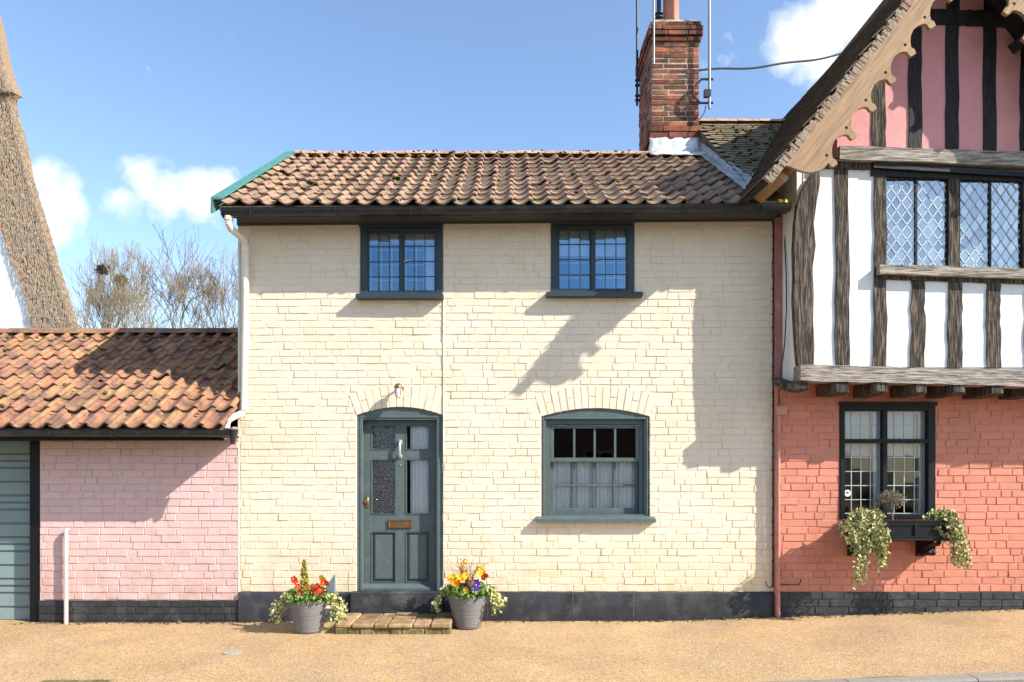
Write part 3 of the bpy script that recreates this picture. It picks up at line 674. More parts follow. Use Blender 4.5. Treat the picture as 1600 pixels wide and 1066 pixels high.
# ---- two upper casement windows
def casement(o, xl, xr, ztop, zsill, sill_l, sill_r, label, curt):
    y0 = -.010
    g = MB(); rect_frame(g, xl+.001, xr-.001, zsill, ztop, .074, .074, .040, .035, y0, .12, .004)
    xm = (xl+xr)/2
    g.box(xm-.016, xm+.016, y0+.004, .118, zsill+.03, ztop-.036)
    win = g.build('window', M['teal_shaded'], cot); tag(win, label)
    g = MB(); g.box(xl-.012 if curt == 'L' else xl+.002, xr-.002, -.020, .115, ztop+.001, 4.236, .003).box(xl+.003, xr-.003, -.030, -.0205, ztop+.004, ztop+.022); g.build('head_board', M['teal_shaded'], win)
    MB().add([(sill_l,-.105,zsill-.055),(sill_r,-.105,zsill-.055),(sill_r,-.105,zsill-.012),(sill_l,-.105,zsill-.012),(sill_l,.02,zsill-.001),(sill_r,.02,zsill-.001),(sill_l,.02,zsill-.055),(sill_r,.02,zsill-.055)],
        [(0,1,2,3),(3,2,5,4),(0,3,4,6),(1,7,5,2),(0,6,7,1),(6,4,5,7)]).build('sill', M['teal_shaded'], win)
    for side in (0, 1):
        a, b_ = (xl+.075, xm-.017) if side == 0 else (xm+.017, xr-.075); z0, z1 = zsill+.036, ztop-.041
        yy = .022 if side == 0 else .010
        g = MB(); rect_frame(g, a+.001, b_-.001, z0, z1, .012, .012, .012, .012, yy-.008, yy+.012)
        for i in (1, 2):
            x_ = a+(b_-a)*i/3; g.box(x_-.0045, x_+.0045, yy-.005, yy+.007, z0+.01, z1-.01)
        for j in (1, 2, 3):
            z_ = z0+(z1-z0)*j/4; g.box(a+.01, b_-.01, yy-.0045, yy+.0065, z_-.0045, z_+.0045)
        g.build('casement', M['camedark'], win)
        for i in range(3):
            for j in range(4):
                xa, xb = a+(b_-a)*i/3+.004, a+(b_-a)*(i+1)/3-.004; za, zb = z0+(z1-z0)*j/4+.004, z0+(z1-z0)*(j+1)/4-.004
                pane_quad('pane', M['glass_up'], win, [(xa,za),(xb,za),(xb,zb),(xa,zb)], yy+.001, .022)
    g = MB()                                 # inner secondary glazing bars
    for side in (0, 1):
        a, b_ = (xl+.08, xm-.02) if side == 0 else (xm+.02, xr-.08)
        for i in (0, 1, 2, 3): g.box(a+(b_-a)*i/3-.006+.006, a+(b_-a)*i/3+.006+.006, .13, .14, zsill+.04, ztop-.04)
        for j in range(1, 4): g.box(a, b_, .1305, .1395, zsill+.03+(ztop-zsill-.07)*j/4-.005, zsill+.03+(ztop-zsill-.07)*j/4+.005)
    g.build('inner_glazing_bar', M['lino'], win)
    g = MB(); g.tube([(xm+.03,.0,(zsill+ztop)/2-.01),(xm+.03,-.015,(zsill+ztop)/2-.01),(xm+.10,-.018,(zsill+ztop)/2+.006)], .006, 6); g.build('catch', M['silver'], win)
    for zz in (zsill+.16, ztop-.17): MB().box(xr-.082, xr-.060, -.014, .0, zz-.02, zz+.02).build('hinge', M['dkmetal'], win)
    return win
wl_ = casement(cot, UL[0], UL[1], pz(355), UL[2], px(559), px(693.5), 'upper casement window nearest the downpipe', 'L')
wr_ = casement(cot, UR[0], UR[1], pz(351), UR[2], px(853), px(1002), 'upper casement window nearest the chimney', 'R')
curtain('blind', wl_, UL[0]+.07, UL[1]-.07, pz(379), pz(352), .055, M['blind'], .006, 5, 5)
curtain('curtain', wl_, UL[1]-.21, UL[1]-.03, UL[2]+.02, pz(354), .085, M['curtain'], .014, 5, 6)
curtain('blind', wr_, UR[0]+.05, UR[1]-.05, pz(398), pz(350), .055, M['blind'], .006, 5, 15)
# ---- eaves: soffit board, fascia, gutter, brackets
sl_ = .0085; g = MB()
xa, xb = px(347,-.4), px(1236,-.4)
def sloped_box(g, x0, x1, y0, y1, z0, z1, s): g.add([(x0,y0,z0+s*x0),(x1,y0,z0+s*x1),(x1,y1,z0+s*x1),(x0,y1,z0+s*x0),(x0,y0,z1+s*x0),(x1,y0,z1+s*x1),(x1,y1,z1+s*x1),(x0,y1,z1+s*x0)], [(0,3,2,1),(4,5,6,7),(0,1,5,4),(1,2,6,5),(2,3,7,6),(3,0,4,7)])
sloped_box(g, xa+.05, CX1-.02, -.27, -.035, 4.150, 4.172, sl_); g.build('soffit_board', M['soffit'], cot)
g = MB(); sloped_box(g, xa+.05, CX1+.03, -.298, -.272, 4.118, 4.235, sl_); g.build('fascia', M['gutter'], cot)
g = MB(); sloped_box(g, CX0-.02, CX1-.02, -.034, -.004, 4.135, 4.215, sl_); g.build('wall_plate', M['soffit'], cot)
g = MB(); half_gutter(g, xa, xb, -.365, 4.165, .062, sl_, 10); gut = g.build('gutter', M['gutter'], cot, 'auto')
for xx in (392, 525, 642, 660, 795, 930, 1068, 1190):
    x_ = px(xx, -.4); z_ = 4.165+sl_*x_; g = MB()
    g.tube([(x_, -.365-.066*math.cos(a), z_-.066*math.sin(a)) for a in [math.pi*k/8 for k in range(9)]], .007, 5); g.box(x_-.012, x_+.012, -.302, -.297, z_-.04, z_+.02)
    g.build('gutter_bracket', M['gutter'], gut)
MB().add([(xa-.003,-.43,4.10+sl_*xa),(xa-.003,-.27,4.06+sl_*xa),(xa-.003,-.27,4.17+sl_*xa),(xa-.003,-.43,4.17+sl_*xa),(xa+.003,-.43,4.10+sl_*xa),(xa+.003,-.27,4.06+sl_*xa),(xa+.003,-.27,4.17+sl_*xa),(xa+.003,-.43,4.17+sl_*xa)], [(0,3,2,1),(4,5,6,7),(0,1,5,4),(1,2,6,5),(2,3,7,6),(3,0,4,7)]).build('gutter_end', M['gutter'], gut)
# downpipe
g = MB(); r_ = .034
pA = [P(357,340,-.365), P(357,350,-.36), P(361,358,-.32), P(376,370,-.16), P(382,378,-.08), P(383.5,388,-.055), P(384,480,-.055), P(381,640,-.055), P(378,646,-.065), P(362,653,-.20), P(356,657,-.25), P(354,664,-.26), P(354,669,-.26)]
g.tube(pA, r_, 12); dp = g.build('downpipe', M['pipe'], cot, 'auto')
for (i, yy) in ((5, 391), (7, 636)):
    c = P(383.8 if i == 5 else 381.2, yy, -.055); MB().lathe([(r_+.001,-.035),(r_+.006,-.033),(r_+.006,.033),(r_+.001,.035)], c, 14).build('pipe_collar', M['pipe'], dp, 'auto')
MB().lathe([(r_+.001,-.02),(r_+.008,-.018),(r_+.008,.02),(r_+.001,.022)], pA[0]+Vector((0,0,-.01)), 14).build('pipe_collar', M['pipe'], dp, 'auto')
# corner board up the left edge
MB().box(CX0-.022, CX0-.002, .0, .05, .3, 4.2).build('corner_board', M['pipe'], cot)
# cable down the wall, cable along the right edge
g = MB(); g.tube([(px(693)+jit(.002), -.006, pz(468)-i*.085) for i in range(20)], .0055, 6); g.build('painted_cable', M['cream'], cot)
g = MB(); g.tube([(px(1207.2)+jit(.003), -.008, pz(342)-i*.128) for i in range(31)]+[(px(1206),-.03,pz(913)), (px(1201),-.04,pz(918)), (px(1196),-.035,pz(915)), (px(1195),-.03,pz(908))], .0055, 6); ca = g.build('black_cable', M['dkmetal'], cot)
for i in range(28): MB().box(px(1207.2)-.010, px(1207.2)+.008, -.014, -.002, pz(350)-i*.135-.006, pz(350)-i*.135+.006).build('cable_clip', M['dkmetal'], ca)
# ---- main roof
g = MB(); up = Vector((0, math.cos(rp), math.sin(rp))); nn = Vector((0, -math.sin(rp), math.cos(rp)))
RX0, RX1 = -2.86, 2.47
def roof_slab(g, x0, x1, ya, za, yb, zb, th):
    g.add([(x0,ya,za),(x1,ya,za),(x1,yb,zb),(x0,yb,zb),(x0,ya,za-th),(x1,ya,za-th),(x1,yb,zb-th),(x0,yb,zb-th)], [(0,1,2,3),(7,6,5,4),(0,4,5,1),(1,5,6,2),(2,6,7,3),(3,7,4,0)])
roof_slab(g, RX0-.03, RX1+.04, RY0+.02, RZ0-.005, RY1, RZ1-.005, .045); roof_slab(g, RX0-.03, RX1+.04, RY1*2+.40, RZ0-.005, RY1, RZ1-.005, .045)
roof = g.build('roof', M['darktile'], cot)
tile_roof(roof, M['tile'], RX0, RX1, RY0, RZ0, RY1-.02, RZ1, 11, .1905, 2, sag=.02)
# verge capping, ridge, moss
g = MB(); vx0, vx1 = -2.955, -2.845
a0 = Vector((0,RY0-.03,RZ0+.045)); a1 = Vector((0,RY1+.02,RZ1+.065))
for (h0, h1, u0, u1) in ((.0,.022,vx0,vx1), (-.14,.0,vx0,vx0+.02)):
    g.add([(u0,a0.y,a0.z+h0),(u1,a0.y,a0.z+h0),(u1,a1.y,a1.z+h0),(u0,a1.y,a1.z+h0),(u0,a0.y,a0.z+h1),(u1,a0.y,a0.z+h1),(u1,a1.y,a1.z+h1),(u0,a1.y,a1.z+h1)], [(0,3,2,1),(4,5,6,7),(0,1,5,4),(1,2,6,5),(2,3,7,6),(3,0,4,7)])
vg = g.build('verge_capping', M['verge'], roof)
for i in range(9):
    t = .06+.11*i; c = a0.lerp(a1, t)+Vector(((vx0+vx1)/2+jit(.02), 0, .024)); MB().lathe([(.008,0),(.007,.003)], c, 8).build('screw', M['silver'], roof)
nr = 13
for i in range(nr):
    x0 = RX0+.03+(RX1-.62-RX0)*i/nr; x1 = RX0+.03+(RX1-.62-RX0)*(i+1)/nr+.006; b = MB(); n = 8; dz = jit(.006)
    for (x, rad) in ((x0, .088), (x1, .082)):
        for k in range(n+1):
            a = math.pi*k/n; b.v.append(Vector((x, RY1-.0-rad*1.15*math.cos(a), RZ1+.0+dz+rad*.75*math.sin(a))))
    for k in range(n): b.face((k, n+1+k, n+2+k, k+1))
    b.face(range(n+1)); b.face(range(2*n+1, n, -1)); b.build('ridge_tile', M['ridge'], roof, 'auto')
pts = []
for i in range(150):
    x = random.uniform(RX0+.1, RX1-.6); pts.append((x, RY1-.12+jit(.05), RZ1-.01+jit(.025), random.uniform(.006, .019)))
for i in range(12): pts.append((random.uniform(RX0+.1, RX1-.7), RY1+jit(.05), RZ1+.06, random.uniform(.005, .011)))
for i in range(70):
    t = random.random(); x = random.uniform(RX0, RX1); pts.append((x, RY0+t*(RY1-RY0), RZ0+t*(RZ1-RZ0)+.03, random.uniform(.008, .026)))
for (ix, iy) in ((620,291),(443,280),(485,297),(497,250)):
    for q in range(5):
        t = (322-iy)/80; pts.append((px(ix, RY0+t*2.3)+jit(.03), RY0+t*2.25+jit(.03), RZ0+t*(RZ1-RZ0)+.04, .03))
moss_on(roof, pts)
# ---- chimney
CY = 2.02; CD = .92; cx0, cx1 = px(1018,CY), px(1093,CY)
chim = empty('chimney_stack', (0,0,0), None, None); chim.parent = cot; chim.location = -WO[cot]; chim.name = 'chimney'
zt0, ztop = 5.35, pz(66, CY)
g = MB().box(cx0+.006, cx1-.006, CY+.006, CY+CD-.006, zt0, pz(34,CY)-.006); g.build('mortar_core', M['bmortar'], chim)
def stack(z0, z1, out, seed, n=None):
    rr = random.Random(seed); n = n or max(1, int(round((z1-z0)/.0705))); c = (z1-z0)/n; h = c-.013
    X0, X1, Y0, Y1 = cx0-out, cx1+out, CY-out, CY+CD+out
    for r in range(n):
        zz = z0+(r+.5)*c
        # front
        w_ = X1-X0; lens = [.25,.5,.25] if r % 2 else [.36,.36,.28]; x_ = X0
        for l in lens:
            L = w_*l-.010; b = MB(); d = rr.uniform(-.006,.006); b.box(x_+.005, x_+.005+L, Y0+d, Y0+.1, zz-h/2+rr.uniform(-.002,.002), zz+h/2, .004); b.build('brick', M['redbrick'], chim); x_ += w_*l
        # left and right flanks
        for sx_, xx in ((-1, X0), (1, X1)):
            y_ = Y0+.102; k = r
            while y_ < Y1-.03:
                L = .21 if k % 2 else .115; e = min(y_+L, Y1); d = rr.uniform(-.006,.006); b = MB()
                if sx_ < 0: b.box(xx+d, xx+.09, y_+.004, e-.004, zz-h/2, zz+h/2, .004)
                else: b.box(xx-.09, xx+d, y_+.004, e-.004, zz-h/2, zz+h/2, .004)
                if sx_ < 0: b.build('brick', M['redbrick'], chim)
                else: STK.append(b)
                y_ += L; k += 1
STK = []
stack(5.42, pz(217,CY), .0, 1); stack(pz(217,CY), pz(198,CY), .030, 2, 2); stack(pz(198,CY), pz(66,CY), .0, 3); stack(pz(66,CY), pz(57.5,CY), .02, 4, 1); stack(pz(57.5,CY), pz(41,CY), .045, 5, 2); stack(pz(41,CY), pz(34,CY), .02, 6, 1)
g = MB()
for b in STK: g.add(b.v, b.f)
tag(g.build('brickwork', M['redbrick'], chim), kind='stuff')
g = MB(); g.box(cx0+.02, cx1-.02, CY+.02, CY+CD-.02, pz(34,CY)-.005, pz(34,CY)+.05, .02); g.build('flaunching', M['bmortar'], chim)
pc = Vector((px(1049,CY+.2), CY+.22, pz(34,CY)+.03)); g = MB().lathe([(.125,0),(.12,.04),(.108,.10),(.105,.5),(.118,.52),(.122,.56),(.10,.57)], pc, 24); pot = g.build('chimney_pot', M['terra'], chim, 'auto')
g = MB(); 
for k in range(4): g.lathe([(.02,0),(.055,.012),(.055,.022),(.02,.034)], pc+Vector((-.17,-.02,.02+k*.055)), 12)
g.tube([pc+Vector((-.17,-.02,0)), pc+Vector((-.17,-.02,.5))], .03, 10); g.build('flue_cowl', M['dkmetal'], chim, 'auto')
# lead apron at the foot of the stack, lead soakers down the abutment
def leadsheet(pts_rows, name, m_, par, th=.006):
    b = MB(); n = len(pts_rows[0])
    for row in pts_rows:
        for p in row: b.v.append(Vector(p)+Vector((0, jit(.004), jit(.006))))
    for j in range(len(pts_rows)-1):
        for i in range(n-1): b.face((j*n+i, j*n+i+1, (j+1)*n+i+1, (j+1)*n+i))
    o = b.build(name, m_, par, True); md = o.modifiers.new('thickness', 'SOLIDIFY'); md.thickness = th; return o
rz = lambda y: RZ0+(y-RY0)*math.tan(rp)
rows = []
for (yy, zz, wx) in ((CY-.022, pz(217,CY)+.0, 0), (CY-.03, pz(226,CY), .0), (CY-.05, RZ1+.075, .03), (RY1-.13, rz(RY1-.13)+.085, .06), (RY1-.24, rz(RY1-.24)+.075, .05)):
    rows.append([(cx0-wx-.03+(cx1-cx0+2*wx+.04)*i/10, yy+.012*math.sin(i*1.9), zz) for i in range(11)])
leadsheet(rows, 'lead_apron', M['leadbright'], roof)
# ---- wall lamp, its own thing
lamp = empty('wall_lamp', P(622,610,-.1), 'small bulkhead lamp with dark cap on the arch above the cottage door', 'lamp')
lc = P(622.5, 610, -.11)
MB().lathe([(.040,.02),(.046,.024),(.046,.034),(.030,.062),(.012,.072),(.004,.074)], lc, 16).tube([lc+Vector((0,.0,.045)), lc+Vector((0,.06,.05)), lc+Vector((0,.115,.03))], .011, 8).build('cap', M['brass'], lamp, 'auto')
MB().lathe([(.03,-.068),(.034,-.05),(.036,-.0),(.036,.022)], lc, 16).build('lamp_glass', M['lino'], lamp, 'auto')
g = MB()
for k in range(4):
    a = math.pi/4+k*math.pi/2; g.tube([lc+Vector((.039*math.cos(a), .039*math.sin(a), .024)), lc+Vector((.039*math.cos(a), .039*math.sin(a), -.05)), lc+Vector((.012*math.cos(a), .012*math.sin(a), -.078))], .0035, 5)
g.build('cage', M['brass'], lamp)
g = MB(); g.lathe([(.035,0),(.03,.014)], n=14); g.v = [Vector((v.x+lc.x, -.002-v.z, v.y+lc.z+.03)) for v in g.v]; g.build('back_plate', M['brass'], lamp)

# ================================================================== DOORSTEP
step = empty('doorstep', (px(614,-.3), -.3, 0), 'low worn stone and brick step in front of the green door', 'step')
sx0, sx1, sy0 = px(523,-.58), px(705,-.58), -.585
MB().box(sx0+.01, sx1-.01, sy0+.012, -.075, -.06, .082).build('bed', M['mossy'], step)
random.seed(21)
x_ = sx0
for wd in (.16,.22,.13,.24,.17,.20):
    wd *= (sx1-sx0)/1.12
    for (ya, yb) in ((sy0-.008, -.34), (-.335, -.08)):
        MB().box(x_+.003+jit(.002), x_+wd-.004, ya+jit(.016), yb+jit(.002), .056, .100+jit(.010), .012).build('paving_brick', M['stone'], step)
    x_ += wd
x_ = sx0
while x_ < sx1-.05:
    wd = random.uniform(.10, .22); e = min(x_+wd, sx1)
    MB().box(x_+.004, e-.004, sy0+jit(.006), sy0+.10, -.03, .054+jit(.004), .010).build('stone', M['mossy'], step); x_ = e

# ================================================================== PINK OUTBUILDING (garage)
gar = empty('garage', (-5.2, 1.4, 0), 'low pink brick outbuilding with orange pantile roof', 'outbuilding')
GX0, GX1, GZP = px(62), CX0-.006, pz(938)
GYE, GZE, GYR = -.50, pz(671, -.50), 1.36; GZR = GZE+(GYR-GYE)*math.tan(R(34.5))
gw = slab(MB(), [GX0, GX1], [-.15, 2.02], .006, .24, lambda x, z: False).build('wall', M['pink'], gar)
brickwork(gw, M['pink'], GX0, GX1, GZP, 2.02, 0, lambda z: [], ref=(-4, 1), seed=11, limit=320)
brickwork(gw, M['black'], GX0-.004, GX1, -.07, GZP, -.012, lambda z: [], ref=(-4, .1), seed=12, limit=80)
MB().box(GX0-.004, GX1, -.006, .004, -.1, GZP-.002).build('plinth', M['black'], gar)
MB().box(px(49.5,.05), GX0-.006, .02, .30, -.1, 2.0).build('door_post', M['blackgloss'], gar)
# ribbed steel door
g = MB(); zz = .0; prof = []; seq = [.115,.115,.060,.060]; k = 0; zb = -.03
while zb < 2.0:
    h = (.145,.148,.075,.075)[k % 4]; prof += [(.135, zb+.014), (.135, zb+h-.012), (.158, zb+h-.008), (.158, zb+h)]; zb += h; k += 1
xa_, xb_ = -7.4, px(49.5,.1)-.002
for x in (xa_, xb_):
    for (y, z) in prof: g.v.append(Vector((x, y, z)))
n = len(prof)
for i in range(n-1): g.face((i, n+i, n+i+1, i+1))
gd = g.build('garage_door', M['garagedoor'], gar)
MB().box(-7.6, GX1, 3.0, 3.2, -.1, 2.2).box(-7.6, -7.4, .0, 3.0, -.1, 2.2).build('back_wall', M['pink'], gar)
g = MB(); roof_slab(g, -7.7, GX1-.004, GYE+.03, GZE-.005, GYR, GZR-.005, .04); roof_slab(g, -7.7, GX1-.004, 3.3, GZE-.02, GYR, GZR-.005, .04); groof = g.build('roof', M['darktile'], gar)
tile_roof(groof, M['tileor'], -7.66, GX1+.012, GYE, GZE, GYR-.02, GZR, 9, .187, 5, first=.335, slump=.004, lift=.021)
for i in range(16):
    x0 = -7.7+.305*i; x1 = min(x0+.312, GX1-.003); b = MB(); n = 8; dz = jit(.005)
    if x1-x0 < .05: continue
    for (x, rad) in ((x0, .105), (x1, .098)):
        for k in range(n+1):
            a = math.pi*k/n; b.v.append(Vector((x, GYR-rad*1.1*math.cos(a), GZR-.005+dz+rad*.75*math.sin(a))))
    for k in range(n): b.face((k, n+1+k, n+2+k, k+1))
    b.face(range(n+1)); b.face(range(2*n+1, n, -1)); b.build('ridge_tile', M['tileor'], groof, 'auto')
pts = []
for i in range(90):
    t = random.random(); pts.append((random.uniform(-6.6, GX1-.05), GYE+t*(GYR-GYE), GZE+t*(GZR-GZE)+.03, random.uniform(.008, .03)))
for i in range(110): pts.append((random.uniform(-6.6, GX1), GYR-.13+jit(.03), GZR-.07+jit(.03), random.uniform(.008, .022)))
moss_on(groof, pts)
g = MB(); half_gutter(g, -7.7, px(362,-.47), -.475, pz(674,-.5)+.005, .058, 0, 10); gg = g.build('gutter', M['gutter'], gar, 'auto')
for xx in (80, 175, 345, -60):
    x_ = px(xx, -.5); z_ = pz(674,-.5)+.005; MB().tube([(x_, -.475-.062*math.cos(a), z_-.062*math.sin(a)) for a in [math.pi*k/8 for k in range(9)]], .006, 5).build('gutter_bracket', M['gutter'], gg)
MB().box(-7.6, GX1+.0, -.40, -.375, 1.86, GZE+.0).box(-7.6, GX1, -.374, -.016, 1.90, 1.92).build('fascia', M['blackgloss'], gar)
MB().box(-7.6, GX0-.01, -.01, .10, 1.90, 2.05).build('lintel', M['blackgloss'], gar)
# hopper and short outlet at the gutter end
c = P(364,672,-.45); MB().lathe([(.022,-.14),(.026,-.09),(.04,-.05),(.052,.0),(.046,.006)], c, 12).build('outlet', M['gutter'], gar, 'auto')
# pink stand pipe
MB().tube([(px(108.5),-.055,-.05),(px(108.5),-.055,pz(831)),(px(108.2),-.05,pz(828)),(px(108),-.03,pz(827))], .021, 12).build('stand_pipe', [M['pinkpipe'], M['black']], gar, 'auto')
# ================================================================== TIMBER FRAMED HOUSE
random.seed(31)
JY = -.41; GY = -.46; gx = lambda v: px(v, GY); gz_ = lambda v: pz(v, GY); BYR = -.86
tfh = empty('timber_framed_house', (5.0, 1.8, 0), 'jettied timber framed house with coral ground floor and rose pink gable', 'house')
jx = lambda v: px(v, JY); jz = lambda v: pz(v, JY)
HY = -.05; hx = lambda v: px(v, HY); hz = lambda v: pz(v, HY)
HX0, HX1 = CX1+.004, 7.2
WX0, WX1, WZ0, WZ1 = hx(1312), hx(1461), hz(811), hz(629)
hw = slab(MB(), [HX0, HX1, WX0, WX1], [-.1, 2.50, WZ0, WZ1], HY+.006, .24, lambda x, z: WX0 < x < WX1 and WZ0 < z < WZ1).build('ground_floor_wall', M['coral'], tfh)
HZP = hz(925)
brickwork(hw, M['coral'], HX0+.004, HX1, HZP, 2.485, HY, lambda z: [(WX0, WX1)] if WZ0 < z < WZ1 else [], ref=(4.0, 1.4), seed=21, limit=300)
brickwork(hw, M['black'], HX0, HX1, -.07, HZP, HY-.016, lambda z: [], ref=(4.0, .2), seed=22, limit=90)
MB().box(HX0+.004, HX1, HY-.010, HY+.004, -.1, HZP-.002).build('plinth', M['black'], tfh)
# shell and rooms
JX0 = jx(1247)
MB().box(HX0+.01, HX0+.2, .242, 4.4, -.1, 4.3).box(HX0+.01, HX1, 4.402, 4.6, -.1, 4.3).box(HX1-.2, HX1, .242, 4.4, -.1, 4.3).build('side_wall', M['white'], tfh)
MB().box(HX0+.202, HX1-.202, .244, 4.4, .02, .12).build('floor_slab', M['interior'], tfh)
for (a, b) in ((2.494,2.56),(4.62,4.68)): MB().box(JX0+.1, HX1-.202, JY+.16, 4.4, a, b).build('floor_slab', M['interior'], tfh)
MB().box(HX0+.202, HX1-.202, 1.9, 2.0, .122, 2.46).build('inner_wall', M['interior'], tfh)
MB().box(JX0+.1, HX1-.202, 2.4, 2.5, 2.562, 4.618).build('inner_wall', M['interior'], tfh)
# the red edge strip beside the cottage, white return of the jetty
MB().box(HX0, JX0-.001, -.018, .2, 2.49, 4.20, .004).build('edge_strip', M['oldred'], tfh)
MB().box(JX0, JX0+.06, JY+.03, .20, 2.47, 4.60).build('jetty_return', M['white'], tfh)
# core of the jettied storey
LX0, LX1, LZ0, LZ1 = jx(1382), jx(1597), jz(421), jz(277)
core = slab(MB(), [JX0+.061, HX1, LX0, LX1], [2.50, 4.72, LZ0, LZ1], JY+.024, JY+.15, lambda x, z: LX0 < x < LX1 and LZ0 < z < LZ1).build('jetty_wall', M['white'], tfh)
def wob(a, b, xa0, xa1, xb0, xb1, amp, n=9):       # an uneven upright, image coordinates on the jetty front
    l, r = [], []; off = 0
    for i in range(n+1):
        t = i/n; y = a+(b-a)*t; off = off*.6+jit(amp)
        l.append((xa0+(xb0-xa0)*t+off+jit(amp*.6), y)); r.append((xa1+(xb1-xa1)*t+off+jit(amp*.6), y))
    return [(jx(x), jz(y)) for (x, y) in l]+[(jx(x), jz(y)) for (x, y) in r[::-1]]
def timber(name, pts, m_, y0=JY-.016, y1=JY+.05): return MB().poly(pts, y0, y1).build(name, m_, tfh)
def panel(name, pts, m_, y=JY-.002):
    b = MB(); b.poly(pts, y, JY+.023); return b.build(name, m_, tfh)
BZ = 574
timber('corner_post', [(jx(x), jz(y)) for (x, y) in ((1247,574),(1244,545),(1242,510),(1240,470),(1241,430),(1240,390),(1242,350),(1246,320),(1252,300),(1266,276),(1279,264),(1281,285),(1275,320),(1271,350),(1274,385),(1269,420),(1271,460),(1270,500),(1272,540),(1271,574))], M['oak'], JY-.010, JY+.06)
studs = [(1305,1325,262,574), (1365,1383,268,574), (1424,1444,436,574), (1481,1502,436,574), (1542,1562,436,574), (1602,1622,436,574), (1664,1684,262,574), (1724,1744,262,574)]
for (a, b, t0, t1) in studs: timber('stud', wob(t0, t1+1, a, b, a-1, b+1, 1.3, 12), M['oak'])
timber('mullion_post', wob(276, 420, 1481, 1497.5, 1482, 1498, .7), M['oak'], JY-.014, JY+.13)
timber('window_post', wob(276, 422, 1597.5, 1616, 1597.5, 1616, .7), M['oak'])
for (a, b, t0, t1) in ((1272,1305,262,574),(1325,1365,262,574),(1383,1424,437,574),(1444,1481,437,574),(1502,1542,437,574),(1562,1602,437,574),(1622,1664,262,574),(1684,1724,262,574)):
    panel('plaster_panel', [(jx(a-2),jz(t1)),(jx(b+2),jz(t1)),(jx(b+2),jz(t0)),(jx(a-2),jz(t0))], M['white'])
def hbeam(name, x0, x1, ya, yb, yc, yd, m_, y0, y1, amp=.8, n=26):  # top edge ya->yb, bottom edge yc->yd
    top, bot = [], []
    for i in range(n+1):
        t = i/n; x = x0+(x1-x0)*t; top.append((jx(x), jz(ya+(yb-ya)*t+jit(amp)))); bot.append((jx(x), jz(yc+(yd-yc)*t+jit(amp))))
    return MB().poly(bot+top[::-1], y0, y1).build(name, m_, tfh)
hbeam('bressummer', 1246, 1860, 571, 590, 596, 612, M['oakh'], JY-.075, JY+.10, 1.0)
hbeam('window_sill_beam', 1368, 1640, 417, 424, 431, 440, M['oakh'], JY-.085, JY+.09, .5)
hbeam('sill_underbeam', 1372, 1640, 431.5, 440.5, 437, 446, M['oak'], JY-.03, JY+.05, .4)
hbeam('tie_beam', 1306, 1860, 234, 252, 254, 276, M['oakh'], GY-.035, JY+.08, .8)
hbeam('drip_mould', 1360, 1860, 258, 288, 266, 296, M['blackgloss'], JY-.06, JY+.02, .3)
hbeam('head_rail', 1360, 1640, 266.5, 278, 276, 286, M['oakdark'], JY-.02, JY+.02, .4)
hbeam('rail', 1276, 1384, 252, 256, 264, 267, M['oak'], JY-.03, JY+.03, .8)
# joist ends under the bressummer
for (a, b) in ((1280,1320),(1337,1384),(1398,1444),(1457,1504),(1520,1562),(1578,1622),(1640,1682),(1700,1742)):
    c = (jx(a)+jx(b))/2+.075; h0 = 2.485; g = MB(); n = 4; w2 = .075
    secs = [(HY+.004, .0), (JY+.10, .0), (JY-.030, .004), (JY-.060, .02)]
    for (y, e) in secs:
        for (u, v) in ((-w2+e, -.105+e+jit(.006)), (w2-e, -.105+e+jit(.006)), (w2-e, -.0), (-w2+e, -.0)): g.v.append(Vector((c+u+jit(.006), y, h0-.058-.011*(c-3)+v)))
    for k in range(3):
        for i in range(4): g.face((k*4+i, k*4+(i+1)%4, k*4+4+(i+1)%4, k*4+4+i))
    g.face((12,13,14,15)); g.face((3,2,1,0)); o = g.build('joist_end', M['oak'], tfh); flip(o.data)
g = MB()                                     # the drooping corner bracket
bp = [P(1214,596,-.06), P(1222,600,-.25), P(1232,604,-.36), P(1246,606,-.41), P(1262,604,-.42)]
g.tube([v+Vector((0,0,.0)) for v in bp], [.045,.06,.058,.055,.04], 8); o = g.build('corner_bracket', M['oak'], tfh, 'auto')
MB().box(JX0+.002, HX1, JY+.101, HY+.0, 2.466, 2.490).build('jetty_soffit', M['coral'], tfh)
# ---- gable above the tie beam
BY = -1.05; AX, AZ = px(1227.5,BY), pz(258,BY); TH = R(51.8); XC = px(1542,BY)
U = Vector((math.cos(TH), 0, math.sin(TH))); NV = Vector((-math.sin(TH), 0, math.cos(TH))); SL = (XC-AX)/math.cos(TH)
def roofz(x): x = x if x <= XC else 2*XC-x; return AZ+(x-AX)*math.tan(TH)+.015
gst = [(1362,1383,1), (1420,1440,0), (1478,1498,0), (1535,1555,0), (1593,1613,0), (1652,1672,0), (1710,1730,0)]
for (a, b, k) in gst:
    x0, x1 = gx(a), gx(b); zt = min(roofz(x0), roofz(x1))
    n = 10; l, r = [], []; off = 0
    for i in range(n+1):
        z = gz_(240)+(zt-gz_(240))*i/n; off = off*.6+jit(.006); l.append((x0+off, z)); r.append((x1+off+jit(.004), z))
    timber('gable_stud', l+r[::-1], M['oak'] if k else M['oakdark'], GY-.012, JY+.05)
bx = [gx(1310), gx(1362), gx(1383), gx(1420), gx(1440), gx(1478), gx(1498), gx(1535), gx(1555), gx(1593), gx(1613), gx(1652), gx(1672), gx(1710), gx(1730), gx(1790)]
for i in range(0, len(bx), 2):
    x0, x1 = bx[i]-.012, bx[i+1]+.012; n = 6
    top = [(x0+(x1-x0)*k/n, roofz(x0+(x1-x0)*k/n)+.03) for k in range(n+1)]
    zb_ = gz_(244+(i/14)*14); panel('gable_panel', [(x0, zb_), (x1, zb_)]+top[::-1], M['rose'], GY)
